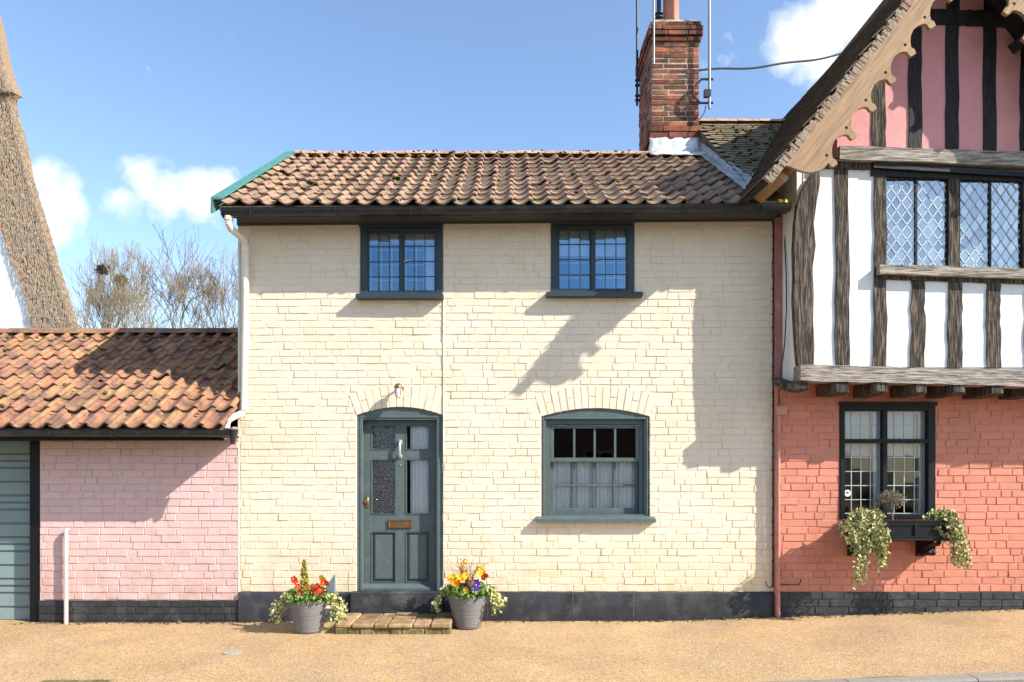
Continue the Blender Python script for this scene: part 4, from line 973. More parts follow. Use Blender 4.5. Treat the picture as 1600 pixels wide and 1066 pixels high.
MB().poly([(gx(1290), 4.70), (2*XC-gx(1290), 4.70), (2*XC-gx(1290), roofz(gx(1290))-.02), (XC, roofz(XC)-.03), (gx(1290), roofz(gx(1290))-.02)], JY+.026, JY+.14).build('gable_core', M['white'], tfh)
hbeam('collar_beam', 1448, 1640, 22, 28, 44, 52, M['oakdark'], GY-.03, JY+.05, .8)
# ---- leaded casements
def clip(poly, x0, x1, z0, z1):
    def cut(pl, f, inter):
        out = []
        for i in range(len(pl)):
            p, q = pl[i], pl[(i+1) % len(pl)]
            if f(p): out.append(p)
            if f(p) != f(q): out.append(inter(p, q))
        return out
    ix = lambda c: (lambda p, q: (c, p[1]+(q[1]-p[1])*(c-p[0])/(q[0]-p[0])))
    iz = lambda c: (lambda p, q: (p[0]+(q[0]-p[0])*(c-p[1])/(q[1]-p[1]), c))
    for f, it in ((lambda p: p[0] >= x0, ix(x0)), (lambda p: p[0] <= x1, ix(x1)), (lambda p: p[1] >= z0, iz(z0)), (lambda p: p[1] <= z1, iz(z1))):
        poly = cut(poly, f, it)
        if len(poly) < 3: return []
    return poly
def diamond_window(x0, x1, z0, z1, label):
    y = JY+.012
    g = MB(); rect_frame(g, x0, x1, z0, z1, .012, .012, .014, .014, y-.012, y+.02); xm = (x0+x1)/2; g.box(xm-.011, xm+.011, y-.011, y+.019, z0+.013, z1-.013)
    win = g.build('window', M['blackgloss'], tfh); tag(win, label)
    for (a, b) in ((x0+.013, xm-.012), (xm+.012, x1-.013)):
        za, zb = z0+.015, z1-.015; dw, dh = (b-a)/2.75, (zb-za)/5.85; ca = MB(); ox, oz = a, zb
        for i in range(-14, 16):
            for j in range(-14, 16):
                cx_, cz_ = ox+(i+j+1)*dw/2, oz+(i-j)*dh/2
                if not (a-dw < cx_ < b+dw and za-dh < cz_ < zb+dh): continue
                e = .94
                d = clip([(cx_-dw/2*e, cz_), (cx_, cz_-dh/2*e), (cx_+dw/2*e, cz_), (cx_, cz_+dh/2*e)], a, b, za, zb)
                if len(d) >= 3:
                    ar = abs(sum(d[k][0]*d[(k+1)%len(d)][1]-d[(k+1)%len(d)][0]*d[k][1] for k in range(len(d))))/2
                    if ar > .0002: pane_quad('pane', M['glass_lead'], win, d, y+.004, .06)
                for (q0, q1) in (((cx_-dw/2, cz_), (cx_, cz_+dh/2)), ((cx_-dw/2, cz_), (cx_, cz_-dh/2))):
                    dx, dz = q1[0]-q0[0], q1[1]-q0[1]; L = math.hypot(dx, dz); nx_, nz_ = -dz/L*.0048, dx/L*.0048
                    s_ = clip([(q0[0]+nx_, q0[1]+nz_), (q0[0]-nx_, q0[1]-nz_), (q1[0]-nx_, q1[1]-nz_), (q1[0]+nx_, q1[1]+nz_)], a, b, za, zb)
                    if len(s_) >= 3: ca.poly(s_, y-.001, y+.007)
        ca.build('lead_lattice', M['came'], win)
    return win
w1 = diamond_window(jx(1383), jx(1481), jz(419), jz(279), 'left pair of diamond leaded casements')
w2 = diamond_window(jx(1498.5), jx(1596.5), jz(421.5), jz(281.5), 'right pair of diamond leaded casements')
for (w_, a, b) in ((w1, 1462, 1484), (w2, 1572, 1600), (w1, 1380, 1392)): curtain('curtain', w_, jx(a), jx(b), jz(424), jz(276), JY+.24, M['curtain'], .012, 3, a)
# ---- ground floor leaded window
g = MB(); fw = .050
rect_frame(g, WX0+.001, WX1-.001, WZ0, WZ1-.001, fw, .075, .085, .05, HY-.012, .10, .004)
xm0, xm1 = hx(1379.5), hx(1386); zt0_, zt1_ = hz(692.5), hz(686)
g.box(xm0, xm1, HY-.008, .09, WZ0+.05, WZ1-.086).box(WX0+fw, xm0-.0005, HY-.006, .088, zt0_, zt1_).box(xm1+.0005, WX1-.076, HY-.006, .088, zt0_, zt1_)
g.box(WX0-.012, WX1+.008, HY-.03, HY-.0125, WZ1-.035, WZ1+.004)
gwin = g.build('window', M['blackgloss'], tfh); tag(gwin, 'black framed leaded window above the window box')
for (a, b) in ((WX0+fw, xm0), (xm1, WX1-.076)):
    for (z0, z1, nr) in ((WZ0+.05, zt0_, 5), (zt1_, WZ1-.086, 2)):
        ca = MB(); nc = 4; y = .012
        for i in range(nc+1):
            x_ = a+(b-a)*i/nc; x_ = min(max(x_, a+.004), b-.004); ca.box(x_-.004, x_+.004, y-.004, y+.006, z0, z1)
        for j in range(nr+1):
            z_ = z0+(z1-z0)*j/nr; z_ = min(max(z_, z0+.004), z1-.004); ca.box(a, b, y-.0034, y+.0054, z_-.004, z_+.004)
        ca.build('lead_lattice', M['came'], gwin)
        for i in range(nc):
            for j in range(nr): pane_quad('pane', M['glass_low'], gwin, [(a+(b-a)*i/nc+.003, z0+(z1-z0)*j/nr+.003),(a+(b-a)*(i+1)/nc-.003, z0+(z1-z0)*j/nr+.003),(a+(b-a)*(i+1)/nc-.003, z0+(z1-z0)*(j+1)/nr-.003),(a+(b-a)*i/nc+.003, z0+(z1-z0)*(j+1)/nr-.003)], y+.002, .012)
g = MB(); rect_frame(g, WX0+.052, xm0+.012, WZ0+.0, WZ1-.06, .02, .07, .05, .05, .030, .055); rect_frame(g, xm0+.032, WX1-.01, WZ0+.002, WZ1-.06, .02, .11, .05, .05, .030, .055); g.build('inner_window_frame', M['lino'], gwin)
for (a, b) in ((WX0+.06, xm0-.035), (xm1+.03, WX1-.12)):
    o = MB().box(a, b, .075, .079, hz(713), WZ1-.08).build('blind', M['blind'], gwin)
    n = int((b-a)/.02)
    tr = MB()
    for i in range(n): tr.lathe([(.002,-.014),(.007,-.008),(.007,-.002),(.003,0)], (a+.01+i*.02, .077, hz(713)), 6)
    tr.build('bobble_trim', M['dkmetal'], gwin)
b = MB().lathe([(.036,0),(.036,.002)], n=20); b.v = [Vector((v.x+hx(1328), .004-v.z, v.y+hz(771))) for v in b.v]; b.build('round_sticker', M['blind'], gwin)
b = MB().lathe([(.014,0),(.014,.0015)], n=12); b.v = [Vector((v.x*1.2+hx(1328), .0015-v.z, v.y*.7+hz(770))) for v in b.v]; b.build('sticker_mark', M['leaf'], gwin)
# ---- coral downpipe and cables at the party line
g = MB(); X_ = hx(1213.5)
g.tube([(X_+.014,-.076,hz(642)),(X_+.012,-.076,hz(690)),(X_+.006,-.074,hz(735)),(X_+.006,-.074,hz(922)),(X_+.006,-.074,.02)], .021, 10); o = g.build('downpipe', M['coralpipe'], tfh, 'auto')
MB().box(X_-.02, X_+.085, -.125, -.056, hz(649), hz(635), .006).build('pipe_box', M['coralpipe'], o)
g = MB(); g.tube([P(1229,345,-.03), P(1226,380,-.10), P(1228.5,430,-.16), P(1229,480,-.2), P(1226,540,-.2), P(1220,580,-.18), P(1217,610,-.12), P(1217,636,-.09)], .006, 6); g.build('cable', M['dkmetal'], tfh)
g = MB(); g.tube([P(1220,913,-.065), P(1236,914,-.07), P(1248,914,-.075), P(1251,909,-.075), P(1251,905,-.07)], .006, 6); g.build('wire_hook', M['dkmetal'], tfh)
# ---- roofs
def S3(s, h, y, right=False):
    p = Vector((AX, 0, AZ))+U*s+NV*(h+.05*(y-BY)); x = 2*XC-p.x if right else p.x
    return Vector((x, y, p.z))
RB = 3.8
g = MB()
for rt in (False, True):
    v = [S3(s, h, y, rt) for y in ((BYR if rt else BY)+.02, RB) for (s, h) in ((-.20,.012),(SL,.012),(SL+.07,.075),(-.20,.075))]
    fs = [(0,1,2,3),(7,6,5,4),(0,4,5,1),(1,5,6,2),(2,6,7,3),(3,7,4,0)]
    g.add(v, fs if not rt else [f[::-1] for f in fs])
groof2 = g.build('gable_roof', M['oakdark'], tfh); flip(groof2.data)
def plain_tiles(par, origin, ue, ua, nv, rows, cols, gauge, wd, m_, seed, name='plain_tiles', keep=None):
    rr = random.Random(seed); b = MB(); ue, ua, nv = ue.normalized(), ua.normalized(), nv.normalized()
    for r in range(rows):
        off = (r % 2)*wd/2
        for c in range(cols):
            o = origin+ue*(r*gauge)+ua*(c*wd+off+rr.uniform(-.006,.006)); k = rr.uniform(-.004,.006)
            if keep and not keep(o): continue
            L = gauge*1.55; t = .013; l0 = .020+k; sk = rr.uniform(-.004,.004)
            a = [o+ua*.003+nv*l0-ue*sk, o+ua*(wd-.003)+nv*(l0+rr.uniform(-.004,.004))+ue*sk, o+ua*(wd-.003)+ue*L+nv*.004, o+ua*.003+ue*L+nv*.004]
            b.add(a+[p-nv*t for p in a], [(0,1,2,3),(7,6,5,4),(0,4,5,1),(1,5,6,2),(3,7,4,0)])
    o = tag(b.build(name, m_, par), kind='stuff'); flip_ok = o
    return o
for rt in (False, True):
    ue = U.copy(); nv = NV.copy()
    if rt: ue.x *= -1; nv.x *= -1
    plain_tiles(groof2, S3(-.24, .078, (BYR if rt else BY)-.02, rt), ue, Vector((0,1,0))+nv*.05, nv, 31, 29, .1, .166, M['darktile'], 41+rt)
    # bedded verge
    g = MB(); rr = random.Random(5); n = 240
    for k in range(n):
        s0, s1 = -.20+(SL+.25)*k/n-rr.uniform(0,.012), -.20+(SL+.25)*(k+1)/n+rr.uniform(0,.012); d = rr.uniform(0, .010); hh = rr.uniform(.040,.082); yb_ = BYR if rt else BY
        v = [S3(s, h, y, rt) for y in (yb_-.006-d, yb_+.03) for (s, h) in ((s0,-.004),(s1,-.004),(s1,hh),(s0,hh))]
        g.add(v, [(0,1,2,3),(7,6,5,4),(0,4,5,1),(1,5,6,2),(2,6,7,3),(3,7,4,0)])
    o = g.build('bedded_verge', M['mortar'], groof2); flip(o.data)
MB().tube([Vector((XC, BY-.03, AZ+(XC-AX)*math.tan(TH)+.20)), Vector((XC, RB, AZ+(XC-AX)*math.tan(TH)+.20))], .10, 10).build('ridge', M['darktile'], groof2, 'auto')
# bargeboards
s_px = FPX/(D0+BY)
H0 = (1291.6, 243.0); PV = (30.7, -43.2); unit = [(3,11),(6.5,16),(10,18),(17.5,13),(14.5,6.5),(9.5,4),(8,-5),(9,-15),(13,-24),(20,-30),(28,-33)]
outl = [(1227.5,258),(1240,262.5),(1252,267),(1265,269.5),(1278,267.5),(1288,262.5)]
nper = 8; holes = []
for k in range(nper):
    hx_, hy_ = H0[0]+PV[0]*k, H0[1]+PV[1]*k
    outl += [(hx_+a, hy_+b) for (a, b) in unit]; holes.append([(hx_+2.6*math.cos(t), hy_+2.6*math.sin(t)) for t in [2*math.pi*q/8 for q in range(8)]])
outl = [p for p in outl if p[0] < 1540]
yl = outl[-1][1]; outl += [(1542, yl-8)]
topy = 258-(1542-1227.5)*math.tan(TH); outl += [(1542, topy+2), (1500, 258-(1500-1227.5)*math.tan(TH)), (1400, 258-(1400-1227.5)*math.tan(TH))]
tow = lambda p: (px(p[0], BY), pz(p[1], BY))
o2 = [tow(p) for p in outl]; h2 = [[tow(p) for p in h] for h in holes if all(q[0] < 1520 for q in h)]
bb = MB().poly(o2, BY, BY+.036, h2).build('bargeboard', M['newoak'], tfh); flip(bb.data)
mir = lambda l: [(2*XC-p[0]+.002, p[1]) for p in l]
bb2 = MB().poly(mir(o2), BYR, BYR+.036, [mir(h) for h in h2]).build('bargeboard', M['newoak'], tfh); flip(bb2.data)
# outriggers and eave plate below the left slope
for (s, y0, y1, e) in ((.10, BY+.057, JY-.1, .05), (-.06, BY+.06, .05, .028), (.9, BY+.057, JY+.02, .05), (1.8, BY+.057, JY+.02, .05)):
    for rt in (False, True):
        v = [S3(s_, h, y, rt) for y in (y0+(BYR-BY if rt else 0), y1) for (s_, h) in ((s-e,-.10),(s+e,-.10),(s+e,.008),(s-e,.008))]
        g = MB().add(v, [(0,1,2,3),(7,6,5,4),(0,4,5,1),(1,5,6,2),(2,6,7,3),(3,7,4,0)]); o = g.build('outrigger', M['newoak'] if s < .5 else M['oakdark'], tfh); flip(o.data)
# main roof of this house, behind the chimney
MY, MZ, MP = 2.30, pz(191.5, 2.30), R(38); mu = Vector((0, math.cos(MP), math.sin(MP))); mn = Vector((0, -math.sin(MP), math.cos(MP)))
my0 = .12; mz0 = MZ-(MY-my0)*math.tan(MP)
g = MB(); roof_slab(g, 2.49, HX1, my0, mz0-.02, MY, MZ-.02, .05); roof_slab(g, 2.49, HX1, MY*2-my0+.4, mz0-.3, MY, MZ-.02, .05)
g.box(2.50, 2.56, .30, 4.2, 4.2, mz0+.05)
mroof = g.build('main_roof', M['darktile'], tfh)
g = MB(); g.poly([(my0+.1, mz0-.1), (MY, MZ-.06), (MY*2-my0, mz0-.1)], 2.50, 2.56); g.v = [Vector((v.y, v.x, v.z)) for v in g.v]; o = g.build('roof_gable_end', M['darktile'], mroof); flip(o.data)
plain_tiles(mroof, Vector((2.475, my0, mz0-.012)), mu, Vector((1,0,0)), mn, 27, 13, .103, .166, M['plaintile'], 51, keep=lambda o: o.y < MY-.07)
for i in range(7):
    x0 = 2.47+i*.30; b = MB(); n = 6
    for (x, rad) in ((x0, .085), (x0+.305, .078)):
        for k in range(n+1):
            a = math.pi*k/n; b.v.append(Vector((x, MY-rad*1.1*math.cos(a), MZ-.02+rad*.7*math.sin(a))))
    for k in range(n): b.face((k, n+1+k, n+2+k, k+1))
    b.face(range(n+1)); b.face(range(2*n+1, n, -1)); b.build('ridge_tile', M['ridge'], mroof, 'auto')
pts = [(random.uniform(2.6, 3.5), y, MZ-(MY-y)*math.tan(MP)+.02, random.uniform(.01,.03)) for y in [random.uniform(.3, 2.1) for _ in range(90)]]
moss_on(mroof, pts)
# lead abutment between the two roofs, and the valley
rows = []
for i in range(16):
    t = i/15; y = 1.95-t*2.12; z = rz(y)+.062+.012*(i % 2); rows.append([(2.405,y,z),(2.44,y,z+.012),(2.475,y,z+.016),(2.492,y,z+.06),(2.50,y,z+.11)])
leadsheet(rows, 'lead_abutment', M['lead'], mroof)
rows = []
for i in range(9):
    t = i/8; y = .25-.35*t; rows.append([(2.42+.09*k+.02*math.sin(i+k), y, 4.62-.32*t+.01*math.sin(k*2+i)+(.02 if k in (0,4) else 0)) for k in range(5)])
leadsheet(rows, 'lead_valley_foot', M['lead'], mroof)
ths = [(1228,192), (1222,207), (1215,224), (1207,243), (1199,262), (1192,279)]
rows = []
for i in range(12):
    y = 2.28-2.1*i/11; z = MZ-(MY-y)*math.tan(MP)+.045; s = (z-AZ-.105*math.cos(TH))/math.sin(TH); xg = AX+math.cos(TH)*s-.105*math.sin(TH)
    rows.append([(xg-.075,y,z-.004),(xg-.03,y,z+.016),(xg+.01,y,z+.075)])
leadsheet(rows, 'lead_valley', M['leadbright'], mroof)
# weed with a yellow flower in the gutter end
weed = empty('gutter_weed', P(1220,316,-.37), 'small yellow flowered weed growing in the end of the black gutter', 'weed')

# ------------------------------------------------------------------ foliage helpers
def leaf(b, p, s, up=None, rr=random):
    d = Vector((rr.gauss(0,1), rr.gauss(0,1)-.5, rr.gauss(0,.8)+.2)).normalized(); t = d.orthogonal().normalized(); t.rotate(Matrix.Rotation(rr.uniform(0,6.28), 3, d)); q = d.cross(t)
    b.add([p-t*s*.6, p+q*s*.42+d*s*.12, p+t*s*.7, p-q*s*.42+d*s*.12], [(0,1,2),(0,2,3)])
def foliage(name, par, m_, pts): 
    b = MB()
    for (p, s) in pts: leaf(b, Vector(p), s)
    return tag(b.build(name, m_, par), kind='stuff')
def flower_mesh(m_, eye, r=.02, n=5):
    b = MB(); 
    for k in range(n):
        a = 2*math.pi*k/n; c, s = math.cos(a), math.sin(a); w_ = .62
        b.add([(0,0,0),(r*.7*math.cos(a-w_),-.004,r*.7*math.sin(a-w_)),(r*math.cos(a-.25),-.006,r*math.sin(a-.25)),(r*math.cos(a+.25),-.006,r*math.sin(a+.25)),(r*.7*math.cos(a+w_),-.004,r*.7*math.sin(a+w_))], [(0,1,2,3,4)])
    b.cur = 1; b.add([(r*.2*math.cos(t),-.008,r*.2*math.sin(t)) for t in [2*math.pi*q/6 for q in range(6)]], [tuple(range(6))])
    return b.mesh('flower', [m_, eye])
FM = {c: flower_mesh(M['fl_'+c], M['fl_yellow'] if c != 'yellow' else M['fl_orange'], .024 if c != 'blue' else .026) for c in ('red','orange','yellow','blue')}
g = MB()
wp = P(1220,318,-.37)
for i in range(30): leaf(g, wp+Vector((jit(.05), jit(.03), random.uniform(-.03,.05))), .022)
tag(g.build('weed_leaves', M['leaf'], weed), kind='stuff')
for i in range(3): link('flower', FM['yellow'], weed, wp+Vector((jit(.035),-.05+jit(.01),jit(.03))), (jit(.4),0,jit(.4)), (.7,.7,.7))

# ================================================================== FLOWER POTS
def flower_pot(cx, cy, ztop, rt, rb, label, kind):
    z0 = ground_z(cx, cy); root = empty('flower_pot', (cx, cy, z0), label, 'flower pot', 'flower pots beside the doorstep')
    H = ztop-z0; prof = [(rb*.9,0),(rb,.01)]+[(rb+(rt-rb)*k/14+(.0015 if k % 2 else -.0015), .01+(H-.01)*k/14) for k in range(1, 15)]+[(rt-.012,H+.003),(rt-.02,H-.03),(rt-.03,H-.04)]
    MB().lathe(prof, (cx,cy,z0), 32).build('pot', M['pot'], root, 'auto')
    MB().lathe([(rt-.03,-.045),(.02,-.025)], (cx,cy,ztop), 20).build('soil', M['soil'], root)
    pts = []
    for i in range(620):
        a = random.uniform(0, 6.28); r = rt*math.sqrt(random.random())*1.2; pts.append(((cx+r*math.cos(a), cy+r*math.sin(a), ztop+random.uniform(-.01,.14)*(1.2-r/rt*.6)), random.uniform(.024,.046)))
    foliage('foliage', root, M['leaf'], pts)
    pts = []
    strands = 44 if kind == 'L' else 30
    for i in range(strands):
        if kind == 'L': a = random.choice((random.uniform(-.55,.5), random.uniform(2.7,3.6), random.uniform(-.4,.3)))
        else: a = random.choice((random.uniform(-.7,.4), random.uniform(-.5,.5), random.uniform(2.8,3.5)))
        L = random.uniform(.12,.30) if kind == 'L' else random.uniform(.06,.24); out = random.uniform(.03,.14)
        for k in range(13):
            t = k/12; r = rt*.75+(rt*.35+out)*min(1, t*1.7); z = ztop+.06*math.sin(min(1,t*2)*math.pi)-L*max(0, t-.3)**1.2*1.2
            pts.append(((cx+r*math.cos(a)+jit(.02), cy+r*math.sin(a)+jit(.02), z+jit(.015)), random.uniform(.024,.042)))
    foliage('trailing_ivy', root, M['ivy'], pts)
    return root, z0
def place_flower(root, c, p, s=1.0): link('flower', FM[c], root, p, (jit(.5)-.2, jit(3), jit(.5)), (s,s,s))
lx, ly = px(484,-.45), -.47
fp, _ = flower_pot(lx, ly, pz(938,-.52), .200, .128, 'grey ribbed flower pot with red flowers, conifer and trailing ivy, left of the step', 'L')
def at_pot(ix, iy, Y): return P(ix, iy, Y)
for (ix, iy, c) in ((462,908,'red'),(465,916,'red'),(459,905,'red'),(494,915,'red'),(500,921,'red'),(492,926,'red'),(498,930,'red'),(490,921,'red'),(504,910,'red'),(510,911,'red'),(470,927,'red'),(475,933,'red'),(479,917,'orange'),(503,903,'yellow'),(505,906,'orange'),(452,934,'yellow'),(496,924,'red')):
    place_flower(fp, c, P(ix+jit(1), iy, -.62+jit(.03)), random.uniform(1.2,1.6))
pts = []
ct, cbz = P(475,876,-.5), pz(935,-.5)
for i in range(520):
    t = random.random()**.8; z = cbz+(ct.z-cbz)*t; r = (.062*(1-t)+.010)*random.uniform(.5,1); a = random.uniform(0,6.28); pts.append(((ct.x+r*math.cos(a), ct.y+r*math.sin(a), z), random.uniform(.014,.026)))
foliage('dwarf_conifer', fp, M['conifer'], pts)
g = MB(); q = P(519,905,-.50); g.add([q+Vector((-.075,-.01,-.10)), q+Vector((.028,-.03,-.13)), q+Vector((.03,-.02,.045)), q+Vector((.022,.02,.05)), q+Vector((.035,.03,-.13))], [(0,1,2),(1,4,3,2),(0,2,3),(0,3,4)]); o = g.build('slate_marker', M['slate'], fp); flip(o.data)
rx, ry = px(731,-.3), -.30
fr_, _ = flower_pot(rx, ry, pz(931,-.38), .205, .125, 'grey ribbed flower pot with yellow, violet and orange flowers right of the step', 'R')
for (ix, iy, c) in ((705,906,'orange'),(711,903,'yellow'),(716,907,'orange'),(709,911,'orange'),(702,903,'orange'),(719,901,'yellow'),(714,913,'orange'),(722,906,'orange'),(727,899,'yellow'),(729,916,'blue'),(743,914,'blue'),(746,918,'blue'),(740,919,'blue'),(727,925,'yellow'),(729,922,'yellow'),(752,890,'yellow'),(756,894,'yellow'),(750,897,'yellow'),(748,888,'yellow'),(760,899,'red'),(757,902,'red'),(754,892,'orange'),(712,908,'yellow'),(707,900,'yellow'),(745,911,'blue'),(724,902,'orange')):
    place_flower(fr_, c, P(ix+jit(1), iy, -.47+jit(.04)), random.uniform(1.15,1.55))
g = MB()
for i in range(46):
    a = jit(.10); p0 = P(730+jit(10), 915, -.32); L = random.uniform(.16,.30); le = random.gauss(0,.35); pts_ = [p0+Vector((le*L*t*t*(1.2), -.06*t, L*t)) for t in (0,.33,.66,1)]; g.tube(pts_, [.003,.0032,.0026,.0008], 3, False)
tag(g.build('sedge_blades', M['reed'], fr_), kind='stuff')
pts = [((P(724,882,-.33).x+jit(.03), -.34+jit(.02), random.uniform(pz(905,-.34), pz(873,-.34))), .03) for _ in range(40)]
foliage('yellow_spike', fr_, M['fl_yellow'], pts)

# ================================================================== WINDOW BOX, IVY, TOPIARY
BX0, BX1 = px(1336,-.33), px(1476,-.33); bz0, bz1 = pz(842,-.36), pz(816,-.36); by0, by1 = -.36, -.075
wbx = empty('window_box', ((BX0+BX1)/2, -.2, bz0), 'black panelled window box on brackets under the leaded window', 'window box')
g = MB(); g.box(BX0, BX1, by0, by0+.02, bz0, bz1).box(BX0, BX1, by1-.02, by1, bz0, bz1).box(BX0, BX0+.02, by0+.0205, by1-.0205, bz0, bz1).box(BX1-.02, BX1, by0+.0205, by1-.0205, bz0, bz1).box(BX0+.021, BX1-.021, by0+.021, by1-.021, bz0, bz0+.02)
g.box(BX0-.015, BX1+.015, by0-.025, by1, bz0-.018, bz0-.001, .004).box(BX0-.01, BX1+.01, by0-.018, by0+.012, bz1+.001, bz1+.016, .003)
n = 3
for k in range(n+1):
    x_ = BX0+.02+(BX1-BX0-.04)*k/n; g.box(x_-.018, x_+.018, by0-.014, by0-.0005, bz0+.001, bz1)
for (u, v) in ((bz0+.001, bz0+.03), (bz1-.03, bz1-.001)): g.box(BX0+.04, BX1-.04, by0-.012, by0-.0006, u, v)
g.build('trough', M['blackgloss'], wbx)
MB().box(BX0+.021, BX1-.021, by0+.021, by1-.021, bz0+.021, bz1-.02).build('soil', M['soil'], wbx)
for xx in (1343, 1452):
    x_ = px(xx,-.2); pr = [(HY-.003,bz0-.02),(by0+.06,bz0-.02),(by0+.05,bz0-.055),(by0+.09,bz0-.085),(by0+.14,bz0-.085),(by0+.15,bz0-.12),(by0+.13,bz0-.155),(by0+.16,bz0-.185),(by0+.21,bz0-.19),(by0+.24,bz0-.17),(HY-.003,bz0-.21)]
    b = MB().poly(pr, x_-.055, x_+.055); b.v = [Vector((v.y, v.x, v.z)) for v in b.v]; o = b.build('bracket', M['blackgloss'], wbx); flip(o.data)
def trailing(name, label, specs, leaves):
    root = empty(name, specs[0][0], label, 'ivy', 'ivy plants trailing from the window box'); pts = []; st = MB()
    for (p0, dx, out, L) in specs:
        p0 = Vector(p0); path = []
        for k in range(17):
            t = k/16; path.append(p0+Vector((dx*min(1, t*1.6)+.02*math.sin(t*7+dx*40), -out*math.sin(min(1,t*2.2)*math.pi/2), .07*math.sin(min(1,t*2.5)*math.pi)-L*max(0,t-.22)*1.28)))
        st.tube(path, .0025, 3, False)
        for k in range(leaves):
            q = path[min(16, int(random.random()**.9*16.9))]; pts.append((q+Vector((jit(.03), jit(.03)-.006, jit(.03))), random.uniform(.022,.042)))
    st.build('stem', M['topiary'], root); foliage('leaves', root, M['ivy'], pts); return root
random.seed(77)
sp = []
for i in range(34):
    x_ = random.uniform(px(1330,-.3), px(1366,-.3)); sp.append(((x_, -.27+jit(.05), bz1+random.uniform(-.02,.04)), random.uniform(-.16,.12), random.uniform(.05,.17), random.choice((.20,.30,.36,.42,.25))*random.uniform(.7,1.1)))
for i in range(5): sp.append(((px(1345,-.3)+jit(.03), -.30, bz1), random.uniform(-.15,-.02), .14, random.uniform(.48,.62)))
for i in range(4): sp.append(((px(1350,-.3)+jit(.03), -.30, bz1), random.uniform(.08,.17), .14, random.uniform(.3,.42)))
trailing('trailing_ivy', 'large variegated ivy trailing over the left end of the window box', sp, 70)
sp = []
for i in range(15): sp.append(((px(1462,-.3)+jit(.09), -.25+jit(.06), bz1+.02), random.uniform(-.02,.20), random.uniform(.03,.13), random.uniform(.06,.26)))
for i in range(11): sp.append(((px(1472,-.3)+jit(.03), -.28, bz1+.02), random.uniform(.06,.20), random.uniform(.08,.15), random.uniform(.32,.48)))
trailing('trailing_ivy', 'thinner variegated ivy hanging from the right end of the window box', sp, 50)
tp = empty('topiary_tree', P(1393,816,-.22), 'small dry ball topiary standing in the window box', 'topiary')
tc_ = P(1393,780,-.22)
MB().tube([P(1395,822,-.22), P(1394.5,806,-.22), P(1393,795,-.22), P(1392,785,-.22)], [.009,.008,.007,.006], 7).build('trunk', M['topiary'], tp)
g = MB()
for i in range(90):
    d = Vector((random.gauss(0,1), random.gauss(0,1), random.gauss(0,.75))).normalized(); e = tc_+Vector((d.x*.135, d.y*.12, d.z*.098))*random.uniform(.6,1); g.tube([P(1392.5,789,-.22), tc_.lerp(e,.5)+Vector((jit(.01),jit(.01),jit(.01))), e], [.003,.002,.001], 3, False)
g.build('twigs', M['topiary'], tp)
pts = []
for i in range(750):
    d = Vector((random.gauss(0,1), random.gauss(0,1), random.gauss(0,.8))).normalized(); r = random.uniform(.55,1.05); pts.append((tc_+Vector((d.x*.135, d.y*.12, d.z*.10))*r, random.uniform(.009,.018)))
foliage('crown', tp, M['topiary'], pts)

# ================================================================== AERIALS, OVERHEAD CABLE
def mast(name, label, x, Y, ybot, r, m_, brk):
    p0 = P(x, ybot, Y); root = empty(name, p0, label, 'aerial mast')
    MB().tube([p0, Vector((p0.x, p0.y, 8.6))], r, 8).build('pole', m_, root, 'auto')
    for (iy, x2) in brk:
        z_ = pz(iy, Y); xe = px(x2, Y); g = MB(); g.box(min(p0.x, xe)-.03, max(p0.x, xe)+.0, Y-.012, Y+.012, z_-.01, z_+.01); g.tube([Vector((p0.x-.03,Y-.02,z_)), Vector((p0.x+.03,Y-.02,z_))], .014, 6); g.build('bracket', M['dkmetal'], root)
    return root
mast('aerial_mast', 'tall dark aerial pole fixed on the left flank of the chimney', 995.5, CY+.55, 165, .017, M['dkmetal'], ((126,1001),(134,1001),(150,1001),(157,1001)))
mast('aerial_mast', 'thin pale pole in front of the chimney stack', 1021.5, CY-.05, 101, .014, M['steel'], ())
ar = mast('aerial_mast', 'steel aerial pole held off the right of the chimney by a cranked bracket', 1108.5, CY-.10, 170, .017, M['steel'], ())
g = MB(); y_ = CY-.09
g.tube([P(1114,124,y_), P(1096,124,y_), P(1083,138,y_), P(1083,149,y_), P(1094,161,y_), P(1114,161,y_)], .016, 6); g.box(px(1100,y_), px(1110,y_), y_-.03, y_+.03, pz(152,y_), pz(141,y_)); g.build('cranked_bracket', M['dkmetal'], ar, 'auto')
g = MB(); g.tube([P(1103,165,y_), P(1101,175,y_), P(1096,183,y_), P(1093,187,y_+.05)], .006, 5); g.build('lead_wire', M['dkmetal'], ar)
cab = MB(); pts = []
for i in range(25):
    t = i/24; a, b = P(1092,110,CY), P(1345,78,2.4); p = a.lerp(b, t); p.z += -.10*math.sin(math.pi*t)*.6+.012*math.sin(t*15); pts.append(p)
cab.tube(pts, .013, 6)
tag(cab.build('overhead_cable', M['dkmetal']), 'black overhead cable running from the chimney to the tiled gable', 'cable')

b = MB(); rr = random.Random(8)
for i in range(900):
    x = rr.uniform(-5.2, 5.6); y = -.03-abs(rr.gauss(0,.035))-(.05 if x > HX0 else 0)
    if -1.75 < x < -.55: continue
    s_ = rr.uniform(.004,.014)*(2 if rr.random() < .06 else 1); c = Vector((x, y, ground_z(x, y)+s_*.3)); o = [Vector((rr.gauss(0,s_), rr.gauss(0,s_), rr.gauss(0,s_*.6))) for _ in range(4)]
    b.add([c+v for v in o], [(0,1,2),(0,2,3),(0,3,1),(1,3,2)])
tag(b.build('leaf_litter', M['moss']), 'brown grit and leaf litter along the foot of the walls', 'litter', kind='stuff')
